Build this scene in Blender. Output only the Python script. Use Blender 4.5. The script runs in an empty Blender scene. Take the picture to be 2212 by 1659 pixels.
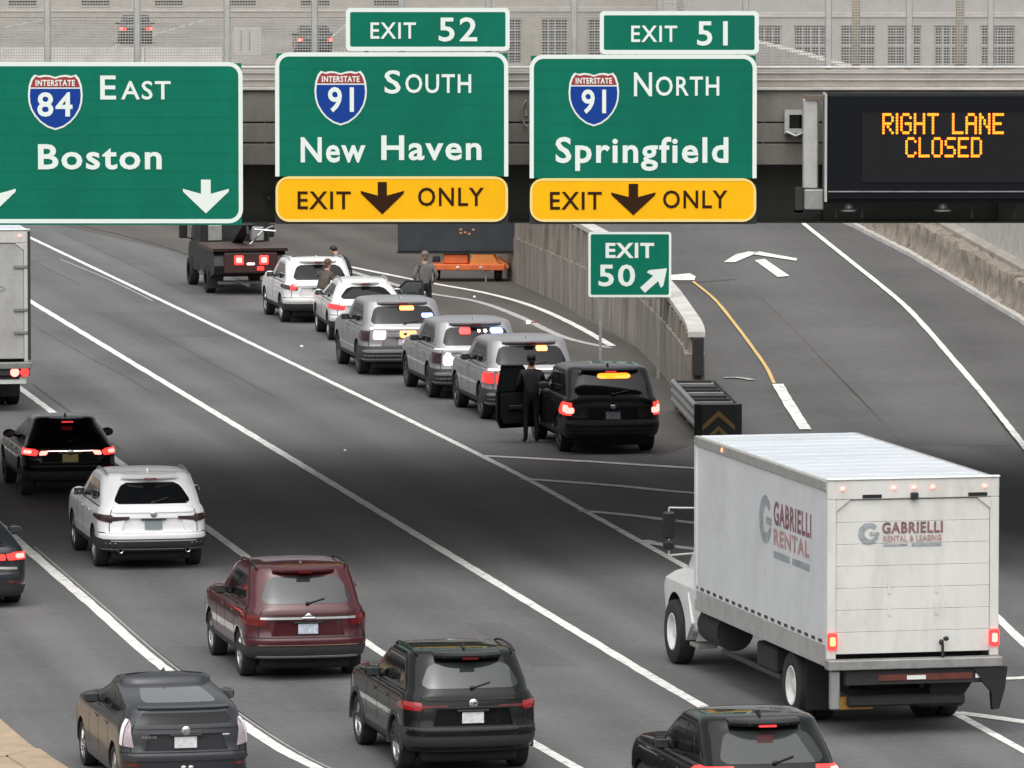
import bpy, bmesh, math, random
from mathutils import Vector, Matrix
random.seed(7)
scn = bpy.context.scene
COL = scn.collection
R = math.radians

# ---------------------------------------------------------------- camera
F, CX, CY, H = 15500.0, 1106.0, 829.5, 13.3      # focal length in px of a 2212 px wide picture, eye height in m
PITCH = math.atan((CY + 420.0) / F)
cam_d = bpy.data.cameras.new('camera'); cam = bpy.data.objects.new('camera', cam_d); COL.objects.link(cam)
cam.location = (0, 0, H); cam.rotation_euler = (math.pi / 2 - PITCH, 0, 0)
cam_d.sensor_width = 36; cam_d.lens = 36 * F / 2212.0; cam_d.clip_start = 1; cam_d.clip_end = 6000
scn.camera = cam

# ---------------------------------------------------------------- overcast daylight
SUN_EL, SUN_AZ = 62.0, 188.0                       # compass-like angle of the sun, seen from above
world = bpy.data.worlds.new('World'); scn.world = world; world.use_nodes = True
wn = world.node_tree; wn.nodes.clear()
w_out = wn.nodes.new('ShaderNodeOutputWorld'); w_bg = wn.nodes.new('ShaderNodeBackground')
w_sky = wn.nodes.new('ShaderNodeTexSky'); w_sky.sky_type = 'NISHITA'; w_sky.sun_disc = False
w_sky.sun_elevation = R(SUN_EL); w_sky.sun_rotation = R(SUN_AZ); w_sky.dust_density = 5.0; w_sky.air_density = 1.0; w_sky.ozone_density = 1.0
w_hsv = wn.nodes.new('ShaderNodeHueSaturation'); w_hsv.inputs['Saturation'].default_value = 0.16   # cloud takes the blue out
wn.links.new(w_sky.outputs[0], w_hsv.inputs['Color']); wn.links.new(w_hsv.outputs[0], w_bg.inputs[0])
w_bg.inputs[1].default_value = 0.10
wn.links.new(w_bg.outputs[0], w_out.inputs[0])
sun_d = bpy.data.lights.new('sun', 'SUN'); sun_d.energy = 1.4; sun_d.angle = R(100); sun_d.color = (1.0, 0.97, 0.93)
sun = bpy.data.objects.new('sun', sun_d); COL.objects.link(sun)
_a = R(SUN_AZ); _sd = Vector((math.sin(_a) * math.cos(R(SUN_EL)), math.cos(_a) * math.cos(R(SUN_EL)), math.sin(R(SUN_EL))))
sun.rotation_euler = (-_sd).to_track_quat('-Z', 'Y').to_euler(); sun.location = (0, 60, 60)
vs = scn.view_settings; vs.view_transform = 'Standard'; vs.look = 'None'; vs.gamma = 1.0; vs.use_curve_mapping = False
vs.exposure = 0.66
scn.cycles.max_bounces = 6; scn.cycles.glossy_bounces = 3; scn.cycles.diffuse_bounces = 3; scn.cycles.transmission_bounces = 4
scn.cycles.transparent_max_bounces = 8; scn.cycles.caustics_reflective = False; scn.cycles.caustics_refractive = False
try: scn.cycles.use_denoising = True
except Exception: pass

# ---------------------------------------------------------------- survey: where a sight line meets the ground / an upright plane
_fw = Vector((0, math.cos(PITCH), -math.sin(PITCH))); _up = Vector((0, math.sin(PITCH), math.cos(PITCH)))
def _ray(u, v): return Vector(((u - CX) / F, 0, 0)) + _up * ((CY - v) / F) + _fw
def P(u, v, z=0.0):
    r = _ray(u, v); k = (z - H) / r.z
    return Vector((r.x * k, r.y * k, z))
def PY(u, v, y):
    r = _ray(u, v); k = y / r.y
    return Vector((r.x * k, y, H + r.z * k))
def ramp_z(y): return 0.0 if y < 150 else (0.0012 * (y - 150) ** 2 if y < 162.5 else 0.1875 + 0.03 * (y - 162.5))
def PR(u, v, dz=0.0):
    z = 0.0
    for _ in range(12):
        p = P(u, v, z + dz); z = ramp_z(p.y)
    return Vector((p.x, p.y, z + dz))

# ---------------------------------------------------------------- materials
MATS = {}
def mat(name, color, rough=0.5, metal=0.0, coat=0.0, emit=None, estr=0.0, noise=0.0, nscale=8.0, bump=0.0, bscale=60.0, dirt=None, dirt_amt=0.0, dscale=3.0, spec=None, coat_ior=1.5, coords='Object', stretch=(1, 1, 1), ior=None):
    if name in MATS: return MATS[name]
    m = bpy.data.materials.new(name); m.use_nodes = True; nt = m.node_tree; b = nt.nodes['Principled BSDF']
    b.inputs['Roughness'].default_value = rough; b.inputs['Metallic'].default_value = metal
    b.inputs['Coat Weight'].default_value = coat; b.inputs['Coat Roughness'].default_value = 0.035; b.inputs['Coat IOR'].default_value = coat_ior
    if spec is not None: b.inputs['Specular IOR Level'].default_value = spec
    if ior: b.inputs['IOR'].default_value = ior
    c4 = (*color, 1.0)
    b.inputs['Base Color'].default_value = c4
    def coord(scale=(1, 1, 1)):
        tc = nt.nodes.new('ShaderNodeTexCoord'); mp = nt.nodes.new('ShaderNodeMapping'); mp.inputs['Scale'].default_value = scale
        nt.links.new(tc.outputs[coords], mp.inputs[0]); return mp.outputs[0]
    src = None
    if noise > 0:
        nz = nt.nodes.new('ShaderNodeTexNoise'); nz.inputs['Scale'].default_value = nscale; nz.inputs['Detail'].default_value = 8; nz.inputs['Roughness'].default_value = 0.65
        nt.links.new(coord(stretch), nz.inputs['Vector'])
        mx = nt.nodes.new('ShaderNodeMix'); mx.data_type = 'RGBA'
        mx.inputs['A'].default_value = (*[max(0, c * (1 - noise)) for c in color], 1); mx.inputs['B'].default_value = (*[min(1, c * (1 + noise)) for c in color], 1)
        rp = nt.nodes.new('ShaderNodeMapRange'); rp.inputs[1].default_value = 0.3; rp.inputs[2].default_value = 0.7
        nt.links.new(nz.outputs['Fac'], rp.inputs[0]); nt.links.new(rp.outputs[0], mx.inputs['Factor'])
        src = mx.outputs['Result']
    if dirt is not None:
        nz2 = nt.nodes.new('ShaderNodeTexNoise'); nz2.inputs['Scale'].default_value = dscale; nz2.inputs['Detail'].default_value = 10; nz2.inputs['Roughness'].default_value = 0.7
        nt.links.new(coord(stretch), nz2.inputs['Vector'])
        rp2 = nt.nodes.new('ShaderNodeMapRange'); rp2.inputs[1].default_value = 0.48; rp2.inputs[2].default_value = 0.75; rp2.inputs[4].default_value = dirt_amt
        nt.links.new(nz2.outputs['Fac'], rp2.inputs[0])
        mx2 = nt.nodes.new('ShaderNodeMix'); mx2.data_type = 'RGBA'
        if src: nt.links.new(src, mx2.inputs['A'])
        else: mx2.inputs['A'].default_value = c4
        mx2.inputs['B'].default_value = (*dirt, 1); nt.links.new(rp2.outputs[0], mx2.inputs['Factor']); src = mx2.outputs['Result']
    if src: nt.links.new(src, b.inputs['Base Color'])
    if bump > 0:
        nb = nt.nodes.new('ShaderNodeTexNoise'); nb.inputs['Scale'].default_value = bscale; nb.inputs['Detail'].default_value = 6
        nt.links.new(coord(), nb.inputs['Vector']); bp = nt.nodes.new('ShaderNodeBump'); bp.inputs['Strength'].default_value = bump; bp.inputs['Distance'].default_value = 0.02
        nt.links.new(nb.outputs['Fac'], bp.inputs['Height']); nt.links.new(bp.outputs[0], b.inputs['Normal'])
    if emit is not None:
        b.inputs['Emission Color'].default_value = (*emit, 1); b.inputs['Emission Strength'].default_value = estr
    MATS[name] = m
    return m

def asphalt(name, base, streak, heading, lane=3.75, off=0.0):
    """worn asphalt: aggregate speckle, broad mottling, and tyre-polished tracks that run with the lane"""
    m = bpy.data.materials.new(name); m.use_nodes = True; nt = m.node_tree; b = nt.nodes['Principled BSDF']
    N = nt.nodes.new; Lk = nt.links.new
    tc = N('ShaderNodeTexCoord'); mp = N('ShaderNodeMapping'); mp.inputs['Rotation'].default_value = (0, 0, -heading); Lk(tc.outputs['Object'], mp.inputs[0])
    st = N('ShaderNodeMapping'); st.inputs['Scale'].default_value = (1.0, 0.035, 1.0); Lk(mp.outputs[0], st.inputs[0])
    n1 = N('ShaderNodeTexNoise'); n1.inputs['Scale'].default_value = 1.1; n1.inputs['Detail'].default_value = 6; Lk(st.outputs[0], n1.inputs['Vector'])
    n2 = N('ShaderNodeTexNoise'); n2.inputs['Scale'].default_value = 0.16; n2.inputs['Detail'].default_value = 8; n2.inputs['Roughness'].default_value = 0.6; Lk(mp.outputs[0], n2.inputs['Vector'])
    n3 = N('ShaderNodeTexNoise'); n3.inputs['Scale'].default_value = 38; n3.inputs['Detail'].default_value = 3; Lk(mp.outputs[0], n3.inputs['Vector'])
    n4 = N('ShaderNodeTexNoise'); n4.inputs['Scale'].default_value = 6; n4.inputs['Detail'].default_value = 8; n4.inputs['Roughness'].default_value = .7; Lk(mp.outputs[0], n4.inputs['Vector'])
    sx = N('ShaderNodeSeparateXYZ'); Lk(mp.outputs[0], sx.inputs[0])
    wv = N('ShaderNodeMath'); wv.operation = 'MULTIPLY_ADD'; wv.inputs[1].default_value = 4 * math.pi / lane; wv.inputs[2].default_value = off; Lk(sx.outputs[0], wv.inputs[0])
    cs = N('ShaderNodeMath'); cs.operation = 'COSINE'; Lk(wv.outputs[0], cs.inputs[0])
    def lin(x, a, bb):
        k = N('ShaderNodeMath'); k.operation = 'MULTIPLY_ADD'; k.inputs[1].default_value = a; k.inputs[2].default_value = bb; Lk(x, k.inputs[0]); return k.outputs[0]
    def add(x, y):
        k = N('ShaderNodeMath'); k.operation = 'ADD'; Lk(x, k.inputs[0]); Lk(y, k.inputs[1]); return k.outputs[0]
    tot = add(add(lin(n1.outputs['Fac'], 2 * streak, 1 - streak), lin(n2.outputs['Fac'], .9, -.45)), add(add(lin(n3.outputs['Fac'], 1.1, -.55), lin(n4.outputs['Fac'], .9, -.45)), lin(cs.outputs[0], -.11, 0)))
    vm = N('ShaderNodeVectorMath'); vm.operation = 'SCALE'; vm.inputs[0].default_value = base; Lk(tot, vm.inputs['Scale']); Lk(vm.outputs[0], b.inputs['Base Color'])
    b.inputs['Roughness'].default_value = .82; b.inputs['Specular IOR Level'].default_value = .35
    bp = N('ShaderNodeBump'); bp.inputs['Strength'].default_value = .35; bp.inputs['Distance'].default_value = .01; Lk(n3.outputs['Fac'], bp.inputs['Height']); Lk(bp.outputs[0], b.inputs['Normal'])
    MATS[name] = m; return m

HEAD = R(10.7)     # the carriageway runs this far left of the sight line
M_road = asphalt('asphalt', (.114, .114, .115), .30, HEAD)
M_ramp = asphalt('ramp asphalt', (.100, .099, .098), .10, R(4), lane=9)
M_shoulder = asphalt('old shoulder asphalt', (.083, .076, .068), .16, HEAD)
M_ground = mat('city ground', (.30, .28, .25), .9, noise=.3, nscale=.3)
M_line = mat('white road paint', (.80, .80, .76), .6, noise=.14, nscale=5, dirt=(.20, .20, .19), dirt_amt=.95, dscale=4.5)
M_crack = mat('fine crack', (.055, .055, .056), .8)
M_line_old = mat('worn road paint', (.42, .42, .40), .7, noise=.25, nscale=7, dirt=(.14, .14, .14), dirt_amt=.9, dscale=5)
M_line_y = mat('yellow road paint', (.62, .42, .13), .6, noise=.15, nscale=4, dirt=(.5, .48, .42), dirt_amt=.5)
M_seal = mat('crack sealant', (.03, .03, .03), .5)
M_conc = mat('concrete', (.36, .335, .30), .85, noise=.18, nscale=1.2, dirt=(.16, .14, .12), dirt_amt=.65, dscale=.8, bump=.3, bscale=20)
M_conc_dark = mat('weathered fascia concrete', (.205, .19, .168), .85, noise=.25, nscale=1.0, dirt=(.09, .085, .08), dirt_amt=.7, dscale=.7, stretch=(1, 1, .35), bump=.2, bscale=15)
M_conc_light = mat('pale concrete', (.52, .50, .47), .85, noise=.14, nscale=1.4, dirt=(.25, .24, .22), dirt_amt=.5, dscale=1.5, bump=.2, bscale=20)
M_conc_wall = mat('streaked wall concrete', (.27, .245, .21), .9, noise=.3, nscale=2.2, dirt=(.07, .058, .046), dirt_amt=.9, dscale=1.7, stretch=(1, 1, .18), bump=.35, bscale=14)
M_barrier = mat('spalled tan concrete', (.29, .25, .205), .95, noise=.3, nscale=2.5, dirt=(.12, .10, .08), dirt_amt=1.0, dscale=2.6, bump=.8, bscale=6)
M_conc_tan = mat('tan concrete', (.37, .285, .20), .85, noise=.15, nscale=2, dirt=(.2, .15, .1), dirt_amt=.4, dscale=1.4)
M_girder = mat('dark green painted steel', (.055, .058, .047), .6, noise=.2, nscale=1.5, dirt=(.03, .025, .02), dirt_amt=.5)
M_galv = mat('galvanised steel', (.50, .50, .48), .5, metal=.6, noise=.12, nscale=6)
M_galv_d = mat('dull galvanised steel', (.30, .30, .29), .55, metal=.5, noise=.2, nscale=5)
M_mesh = mat('galvanised wire', (.40, .39, .365), .7)
M_rust = mat('rusty post', (.30, .24, .17), .8, noise=.3, nscale=6)
M_black = mat('black plastic', (.012, .012, .013), .45)
M_black_r = mat('rough black steel', (.02, .02, .021), .7, noise=.3, nscale=9)
M_green = mat('green sign sheeting', (.001, .150, .092), .6, noise=.14, nscale=.7, dirt=(.003, .12, .085), dirt_amt=.5, dscale=2.5, stretch=(1, 1, .4), spec=.15)
M_white_sg = mat('white sign sheeting', (.74, .82, .77), .45)
M_yellow_sg = mat('yellow sign sheeting', (.90, .46, .004), .6, noise=.05, nscale=2, spec=.15)
M_black_sg = mat('black sign legend', (.03, .010, .002), .6, spec=.15)
M_blue_sg = mat('blue sign sheeting', (.006, .045, .27), .6, spec=.15)
M_red_sg = mat('red sign sheeting', (.30, .03, .03), .45)
M_alu = mat('aluminium', (.55, .55, .54), .4, metal=.7)
M_tyre = mat('tyre rubber', (.022, .021, .021), .85, noise=.2, nscale=12)
M_rim = mat('alloy rim', (.42, .42, .43), .35, metal=.8)
M_rim_d = mat('dark alloy rim', (.09, .09, .095), .4, metal=.6)
M_well = mat('wheel well liner', (.008, .008, .008), .9)
M_glass = mat('tinted glass', (.006, .007, .008), .05, spec=.28)
M_glass_l = mat('clear tinted glass', (.030, .036, .036), .04, spec=.55, coat=.25)
M_glass_s = mat('sky-mirroring glass', (.04, .045, .05), .05, spec=1.0, coat=1.0, coat_ior=2.2)
M_trim = mat('grey plastic trim', (.035, .036, .037), .6, noise=.15, nscale=10)
M_chrome = mat('chrome', (.75, .75, .76), .12, metal=1.0)
M_plate = mat('number plate', (.50, .56, .64), .5, noise=.25, nscale=18, dirt=(.16, .18, .25), dirt_amt=.8, dscale=26)
M_plate_w = mat('white number plate', (.70, .70, .70), .5, noise=.15, nscale=18, dirt=(.30, .30, .34), dirt_amt=.8, dscale=24)
M_plate_y = mat('amber number plate', (.52, .42, .16), .5)
M_lens = mat('red lens', (.13, .006, .007), .15, coat=.5)
M_lens_w = mat('clear lens', (.40, .34, .37), .12, coat=.8, noise=.3, nscale=9)
M_lens_dk = mat('smoked lens', (.05, .028, .03), .12, coat=.6)
E_red = mat('lit red lens', (.5, .02, .02), .3, emit=(1, .035, .03), estr=1.6)
E_redhot = mat('lit brake lamp', (.6, .1, .1), .3, emit=(1, .22, .18), estr=2.3)
E_reddim = mat('dim red lens', (.4, .03, .03), .3, emit=(1, .06, .06), estr=.55)
E_amber = mat('lit amber lamp', (.6, .4, .05), .3, emit=(1, .19, .010), estr=2.3)
E_amber2 = mat('bright amber lamp', (.6, .4, .1), .3, emit=(1, .23, .075), estr=2.4)
E_white = mat('lit white lamp', (.8, .8, .8), .3, emit=(1, .95, 1.0), estr=6.0)
E_pink = mat('lit pinkish lamp', (.8, .7, .7), .3, emit=(1, .62, .55), estr=3.6)
E_blue = mat('lit blue lamp', (.3, .4, .8), .3, emit=(.16, .24, 1.0), estr=2.6)
E_led = mat('amber led', (.5, .3, .02), .4, emit=(1, .16, .005), estr=1.6)
E_orange = mat('lit marker lamp', (.7, .2, .1), .3, emit=(1, .22, .09), estr=2.2)
M_skin = mat('skin', (.42, .25, .18), .6)

def paint(name, c, metal=.35, rough=.35, coat=.7, coat_ior=1.5, spec=.5):
    return mat(name, c, rough, spec=spec, metal=metal, coat=coat, coat_ior=coat_ior, noise=.06, nscale=2, dirt=tuple(.65 * x + .008 for x in c), dirt_amt=.35, dscale=1.6)

# ---------------------------------------------------------------- mesh building
class MB:
    def __init__(s): s.v = []; s.f = []; s.m = []; s.mi = 0
    def add(s, vs_, fs):
        o = len(s.v); s.v += [tuple(x) for x in vs_]; s.f += [tuple(o + i for i in f) for f in fs]; s.m += [s.mi] * len(fs); return s
    def box(s, x0, x1, y0, y1, z0, z1, ch=0.0):
        if ch <= 0:
            return s.add([(x0, y0, z0), (x1, y0, z0), (x1, y1, z0), (x0, y1, z0), (x0, y0, z1), (x1, y0, z1), (x1, y1, z1), (x0, y1, z1)],
                         [(3, 2, 1, 0), (4, 5, 6, 7), (0, 1, 5, 4), (1, 2, 6, 5), (2, 3, 7, 6), (3, 0, 4, 7)])
        c = ch
        r1 = [(x0 + c, y0), (x1 - c, y0), (x1, y0 + c), (x1, y1 - c), (x1 - c, y1), (x0 + c, y1), (x0, y1 - c), (x0, y0 + c)]
        r0 = [(x0 + c, y0 + c), (x1 - c, y0 + c), (x1 - c, y0 + c), (x1 - c, y1 - c), (x1 - c, y1 - c), (x0 + c, y1 - c), (x0 + c, y1 - c), (x0 + c, y0 + c)]
        vs_ = [(x, y, z0) for x, y in r0] + [(x, y, z0 + c) for x, y in r1] + [(x, y, z1 - c) for x, y in r1] + [(x, y, z1) for x, y in r0]
        fs = [tuple(range(7, -1, -1)), tuple(range(24, 32))]
        for k in range(3):
            for i in range(8): j = (i + 1) % 8; fs.append((k * 8 + i, k * 8 + j, k * 8 + 8 + j, k * 8 + 8 + i))
        return s.add(vs_, fs)
    def tube(s, a, b, r, n=8, r2=None, cap=True):
        a = Vector(a); b = Vector(b); d = (b - a).normalized(); r2 = r if r2 is None else r2
        t = Vector((0, 0, 1)) if abs(d.z) < .9 else Vector((1, 0, 0)); e1 = d.cross(t).normalized(); e2 = d.cross(e1)
        vs_ = []
        for p, rr in ((a, r), (b, r2)):
            for i in range(n): w = 2 * math.pi * i / n; vs_.append(p + e1 * (rr * math.cos(w)) + e2 * (rr * math.sin(w)))
        fs = [(i, (i + 1) % n, n + (i + 1) % n, n + i) for i in range(n)]
        if cap: fs += [tuple(range(n - 1, -1, -1)), tuple(range(n, 2 * n))]
        return s.add(vs_, fs)
    def path(s, pts, r, n=8):
        for a, b in zip(pts[:-1], pts[1:]): s.tube(a, b, r, n)
        return s
    def prism(s, poly, axis, a0, a1):
        """polygon in the plane across `axis`, swept from a0 to a1"""
        def pt(p, a): return (a, p[0], p[1]) if axis == 'x' else (p[0], a, p[1]) if axis == 'y' else (p[0], p[1], a)
        n = len(poly)
        return s.add([pt(p, a0) for p in poly] + [pt(p, a1) for p in poly],
                     [tuple(range(n)), tuple(range(2 * n - 1, n - 1, -1))] + [(i, n + i, n + (i + 1) % n, (i + 1) % n) for i in range(n)])
    def lathe(s, prof, n=24, axis='x', c=(0, 0, 0)):
        vs_ = []; m = len(prof)
        for i in range(n):
            w = 2 * math.pi * i / n; cs, sn = math.cos(w), math.sin(w)
            for a, r in prof:
                q = (a, r * cs, r * sn) if axis == 'x' else (r * cs, a, r * sn) if axis == 'y' else (r * cs, r * sn, a)
                vs_.append((q[0] + c[0], q[1] + c[1], q[2] + c[2]))
        fs = [(i * m + k, i * m + k + 1, ((i + 1) % n) * m + k + 1, ((i + 1) % n) * m + k) for i in range(n) for k in range(m - 1)]
        return s.add(vs_, fs)
    def ball(s, c, rx, ry, rz, n=12, k=8):
        vs_ = []; fs = []
        for j in range(k + 1):
            a = math.pi * j / k
            for i in range(n):
                w = 2 * math.pi * i / n; vs_.append((c[0] + rx * math.sin(a) * math.cos(w), c[1] + ry * math.sin(a) * math.sin(w), c[2] + rz * math.cos(a)))
        for j in range(k):
            for i in range(n): fs.append((j * n + i, (j + 1) * n + i, (j + 1) * n + (i + 1) % n, j * n + (i + 1) % n))
        return s.add(vs_, fs)
    def mesh(s, name, mats, smooth=0):
        me = bpy.data.meshes.new(name); me.from_pydata(s.v, [], s.f)
        for m in (mats if isinstance(mats, (list, tuple)) else [mats]): me.materials.append(m)
        if any(s.m): me.polygons.foreach_set('material_index', s.m)
        bm = bmesh.new(); bm.from_mesh(me); bmesh.ops.remove_doubles(bm, verts=bm.verts, dist=1e-5); bmesh.ops.recalc_face_normals(bm, faces=bm.faces); bm.to_mesh(me); bm.free()
        if smooth: smooth_by(me, smooth)
        return me
    def build(s, name, mats, parent=None, smooth=0): return obj(name, s.mesh(name, mats, smooth), parent)

def smooth_by(me, deg):
    me.polygons.foreach_set('use_smooth', [True] * len(me.polygons))
    try: me.set_sharp_from_angle(angle=R(deg))
    except Exception: pass
def obj(name, me, parent=None, loc=None):
    o = bpy.data.objects.new(name, me); COL.objects.link(o)
    if parent is not None: o.parent = parent
    if loc is not None: o.location = loc
    return o
def tag(o, label=None, cat=None, group=None, kind=None):
    if label: o['label'] = label
    if cat: o['category'] = cat
    if group: o['group'] = group
    if kind: o['kind'] = kind
    return o
def thing(name, label, cat, loc=(0, 0, 0), rz=0.0, group=None):
    o = obj(name, None); o.location = loc; o.rotation_euler = (0, 0, rz); o.empty_display_size = .3
    return tag(o, label, cat, group)

# ---------------------------------------------------------------- lettering (laid in x-z, facing -y)
_fc = {}
def text_raw(s, bold):
    k = (s, bold)
    if k in _fc: return _fc[k]
    cu = bpy.data.curves.new('t', 'FONT'); cu.body = s; cu.size = 1.0; cu.offset = bold; cu.resolution_u = 3; cu.extrude = 0.0; cu.space_character = 1.12
    o = bpy.data.objects.new('t', cu); COL.objects.link(o); dg = bpy.context.evaluated_depsgraph_get()
    me = bpy.data.meshes.new_from_object(o.evaluated_get(dg)); bpy.data.objects.remove(o); bpy.data.curves.remove(cu)
    v = [tuple(x.co) for x in me.vertices]; f = [tuple(p.vertices) for p in me.polygons]; bpy.data.meshes.remove(me)
    _fc[k] = (v, f); return _fc[k]
CAP = max(q[1] for q in text_raw('E', 0)[0])
def text_mb(mb, s, x0, x1, z0, z1, y, bold=.03, th=.004, fit=True):
    """text s filling x0..x1 with capitals standing from z0 (baseline) to z1, face at y"""
    v, f = text_raw(s, bold); ax = min(q[0] for q in v); bx = max(q[0] for q in v)
    kz = (z1 - z0) / CAP; kx = (x1 - x0) / (bx - ax) if fit else kz
    n = len(v)
    top = [(x0 + (q[0] - ax) * kx, y, z0 + q[1] * kz) for q in v]; bot = [(p[0], y + th, p[2]) for p in top]
    cnt = {}
    for p in f:
        for i in range(len(p)):
            a, b = p[i], p[(i + 1) % len(p)]; cnt[(a, b)] = 1
    side = [(a, b, n + b, n + a) for (a, b) in cnt if (b, a) not in cnt]
    mb.add(top + bot, list(f) + side)
    return mb
def rrect(x0, x1, z0, z1, r, n=6):
    pts = []
    for cx, cz, a0 in ((x1 - r, z1 - r, 0), (x0 + r, z1 - r, 90), (x0 + r, z0 + r, 180), (x1 - r, z0 + r, 270)):
        for i in range(n + 1): a = R(a0 + 90 * i / n); pts.append((cx + r * math.cos(a), cz + r * math.sin(a)))
    return pts
def ring_mb(mb, outer, inner, y, th):
    n = len(outer)
    vs_ = [(p[0], y, p[1]) for p in outer] + [(p[0], y, p[1]) for p in inner] + [(p[0], y + th, p[1]) for p in outer] + [(p[0], y + th, p[1]) for p in inner]
    fs = []
    for i in range(n):
        j = (i + 1) % n
        fs += [(i, j, n + j, n + i), (i, 2 * n + i, 2 * n + j, j), (n + i, n + j, 3 * n + j, 3 * n + i)]
    return mb.add(vs_, fs)

# ---------------------------------------------------------------- ribbons on the road
def catmull(pts, n=8):
    out = []
    for i in range(len(pts) - 1):
        p0 = pts[max(i - 1, 0)]; p1 = pts[i]; p2 = pts[i + 1]; p3 = pts[min(i + 2, len(pts) - 1)]
        for k in range(n):
            t = k / n
            out.append(.5 * ((2 * p1) + (p2 - p0) * t + (2 * p0 - 5 * p1 + 4 * p2 - p3) * t * t + (3 * p1 - p0 - 3 * p2 + p3) * t ** 3))
    out.append(pts[-1]); return out
def ribbon(mb, pts, w, lift=.008, w2=None, jit=0.0):
    n = len(pts); vs_ = []
    for i, p in enumerate(pts):
        d = (pts[min(i + 1, n - 1)] - pts[max(i - 1, 0)]); d.z = 0; d.normalize(); s = Vector((d.y, -d.x, 0))
        ww = w if w2 is None else w + (w2 - w) * i / (n - 1); ww *= 1 + jit * (random.random() - .5)
        vs_ += [p + s * ww / 2 + Vector((0, 0, lift)), p - s * ww / 2 + Vector((0, 0, lift))]
    return mb.add(vs_, [(2 * i, 2 * i + 2, 2 * i + 3, 2 * i + 1) for i in range(n - 1)])
# ================================================================ THE SETTING
def lerp_tab(tab, y):
    if y <= tab[0][0]: return tab[0][1]
    for (a, b), (c, d) in zip(tab[:-1], tab[1:]):
        if y <= c: return b + (d - b) * (y - a) / (c - a)
    (a, b), (c, d) = tab[-2:]; return d + (d - b) * (y - c) / (c - a)

g = MB().add([(-2500, -1500, -.03), (2500, -1500, -.03), (2500, 4500, -.03), (-2500, 4500, -.03)], [(0, 1, 2, 3)]).build('ground', M_ground); tag(g, 'pale city ground beyond the highway', kind='structure')
rd = MB().add([(-75, -30, 0), (75, -30, 0), (75, 262, 0), (-75, 262, 0)], [(0, 1, 2, 3)]).build('road', M_road); tag(rd, 'grey asphalt carriageway with white lane lines', kind='structure')
sh = MB()
_sp = [P(u, v, .004) for u, v in ((60, 470), (396, 547), (600, 640), (800, 722), (1000, 806), (1200, 890), (1420, 985), (1500, 960), (1484, 870), (1392, 760), (1195, 648), (1100, 606), (1000, 560), (900, 470))]
sh.add(_sp, [tuple(range(len(_sp)))]); o = sh.build('shoulder', M_shoulder); tag(o, 'brownish older asphalt shoulder beside the wall', kind='structure')

def line(name, px, w, m=M_line, parent=None, ext0=None, ext1=None, fn=P, lift=.008, w2=None):
    pts = [fn(u, v) for u, v in px]
    c = catmull(pts, 8)
    if ext0: c = [c[0] + (c[0] - c[3]).normalized() * ext0 * k for k in (1, .5)] + c
    if ext1: c = c + [c[-1] + (c[-1] - c[-4]).normalized() * ext1 * k for k in (.5, 1)]
    fine = [c[0]]
    for a, b in zip(c[:-1], c[1:]):
        k_ = max(1, int((b - a).length / .45))
        fine += [a + (b - a) * (i_ + 1) / k_ for i_ in range(k_)]
    return ribbon(MB(), fine, w, lift, w2, jit=.16).build(name, m, parent)
# the four lane lines of the carriageway, from the exit lane to the fast lane
line('lane_line', [(0, 483), (59.5, 511), (494, 719), (1040, 985), (1270, 1108), (1500, 1235), (2059, 1539), (2300, 1672)], .15, parent=rd, ext0=90, ext1=30)
line('lane_line', [(-60, 575), (60, 648), (494, 910), (1000, 1216), (1371, 1441), (1494, 1513), (1800, 1688), (2100, 1860)], .19, parent=rd, ext0=90, ext1=30)
line('lane_line', [(50, 844), (119, 895), (488, 1171), (808, 1400), (1180, 1622), (1500, 1800)], .17, parent=rd, ext0=110, ext1=30)
line('lane_line', [(-110, 1040), (53, 1182), (206, 1314), (346, 1437), (573, 1598), (700, 1668), (900, 1780)], .20, parent=rd, ext0=110, ext1=30)
# faded older lines and sealed joints beside them
line('old_lane_line', [(75, 1182), (228, 1314), (372, 1437), (600, 1598), (730, 1668)], .03, M_line_old, rd, lift=.006)
line('old_lane_line', [(62, 1170), (215, 1302), (360, 1425), (588, 1588)], .03, M_seal, rd, lift=.005)
line('old_lane_line', [(70, 830), (140, 882), (262, 972)], .05, M_seal, rd, lift=.005)
line('old_lane_line', [(130, 560), (240, 606), (330, 650)], .05, M_line_old, rd, lift=.006)
line('joint', [(150, 478), (193, 492), (290, 515), (396, 547), (520, 605)], .10, M_seal, rd, lift=.010)
# right gore edge and its cross bars
GR = [(1740, 930), (1950, 1135), (2165, 1345), (2330, 1500)]
line('gore_edge_line', [(1490, 650 + 0), (1500, 660)], .01, M_line_y, rd) if False else None
line('gore_edge_line', GR, .17, parent=rd, ext1=20)
for px in ([(1036, 985), (1260, 997), (1500, 1012), (1835, 1030)], [(1130, 1035), (1330, 1050), (1500, 1066), (1885, 1092)], [(1258, 1104), (1380, 1116), (1495, 1130), (1950, 1176)],
           [(1385, 1168), (1495, 1186), (2010, 1240)], [(1640, 1310), (1900, 1335), (2120, 1345)], [(1880, 1440), (2130, 1466), (2260, 1461)], [(2062, 1540), (2140, 1550), (2290, 1572)]):
    line('gore_bar', px, .30, parent=rd, lift=.011)
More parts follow.
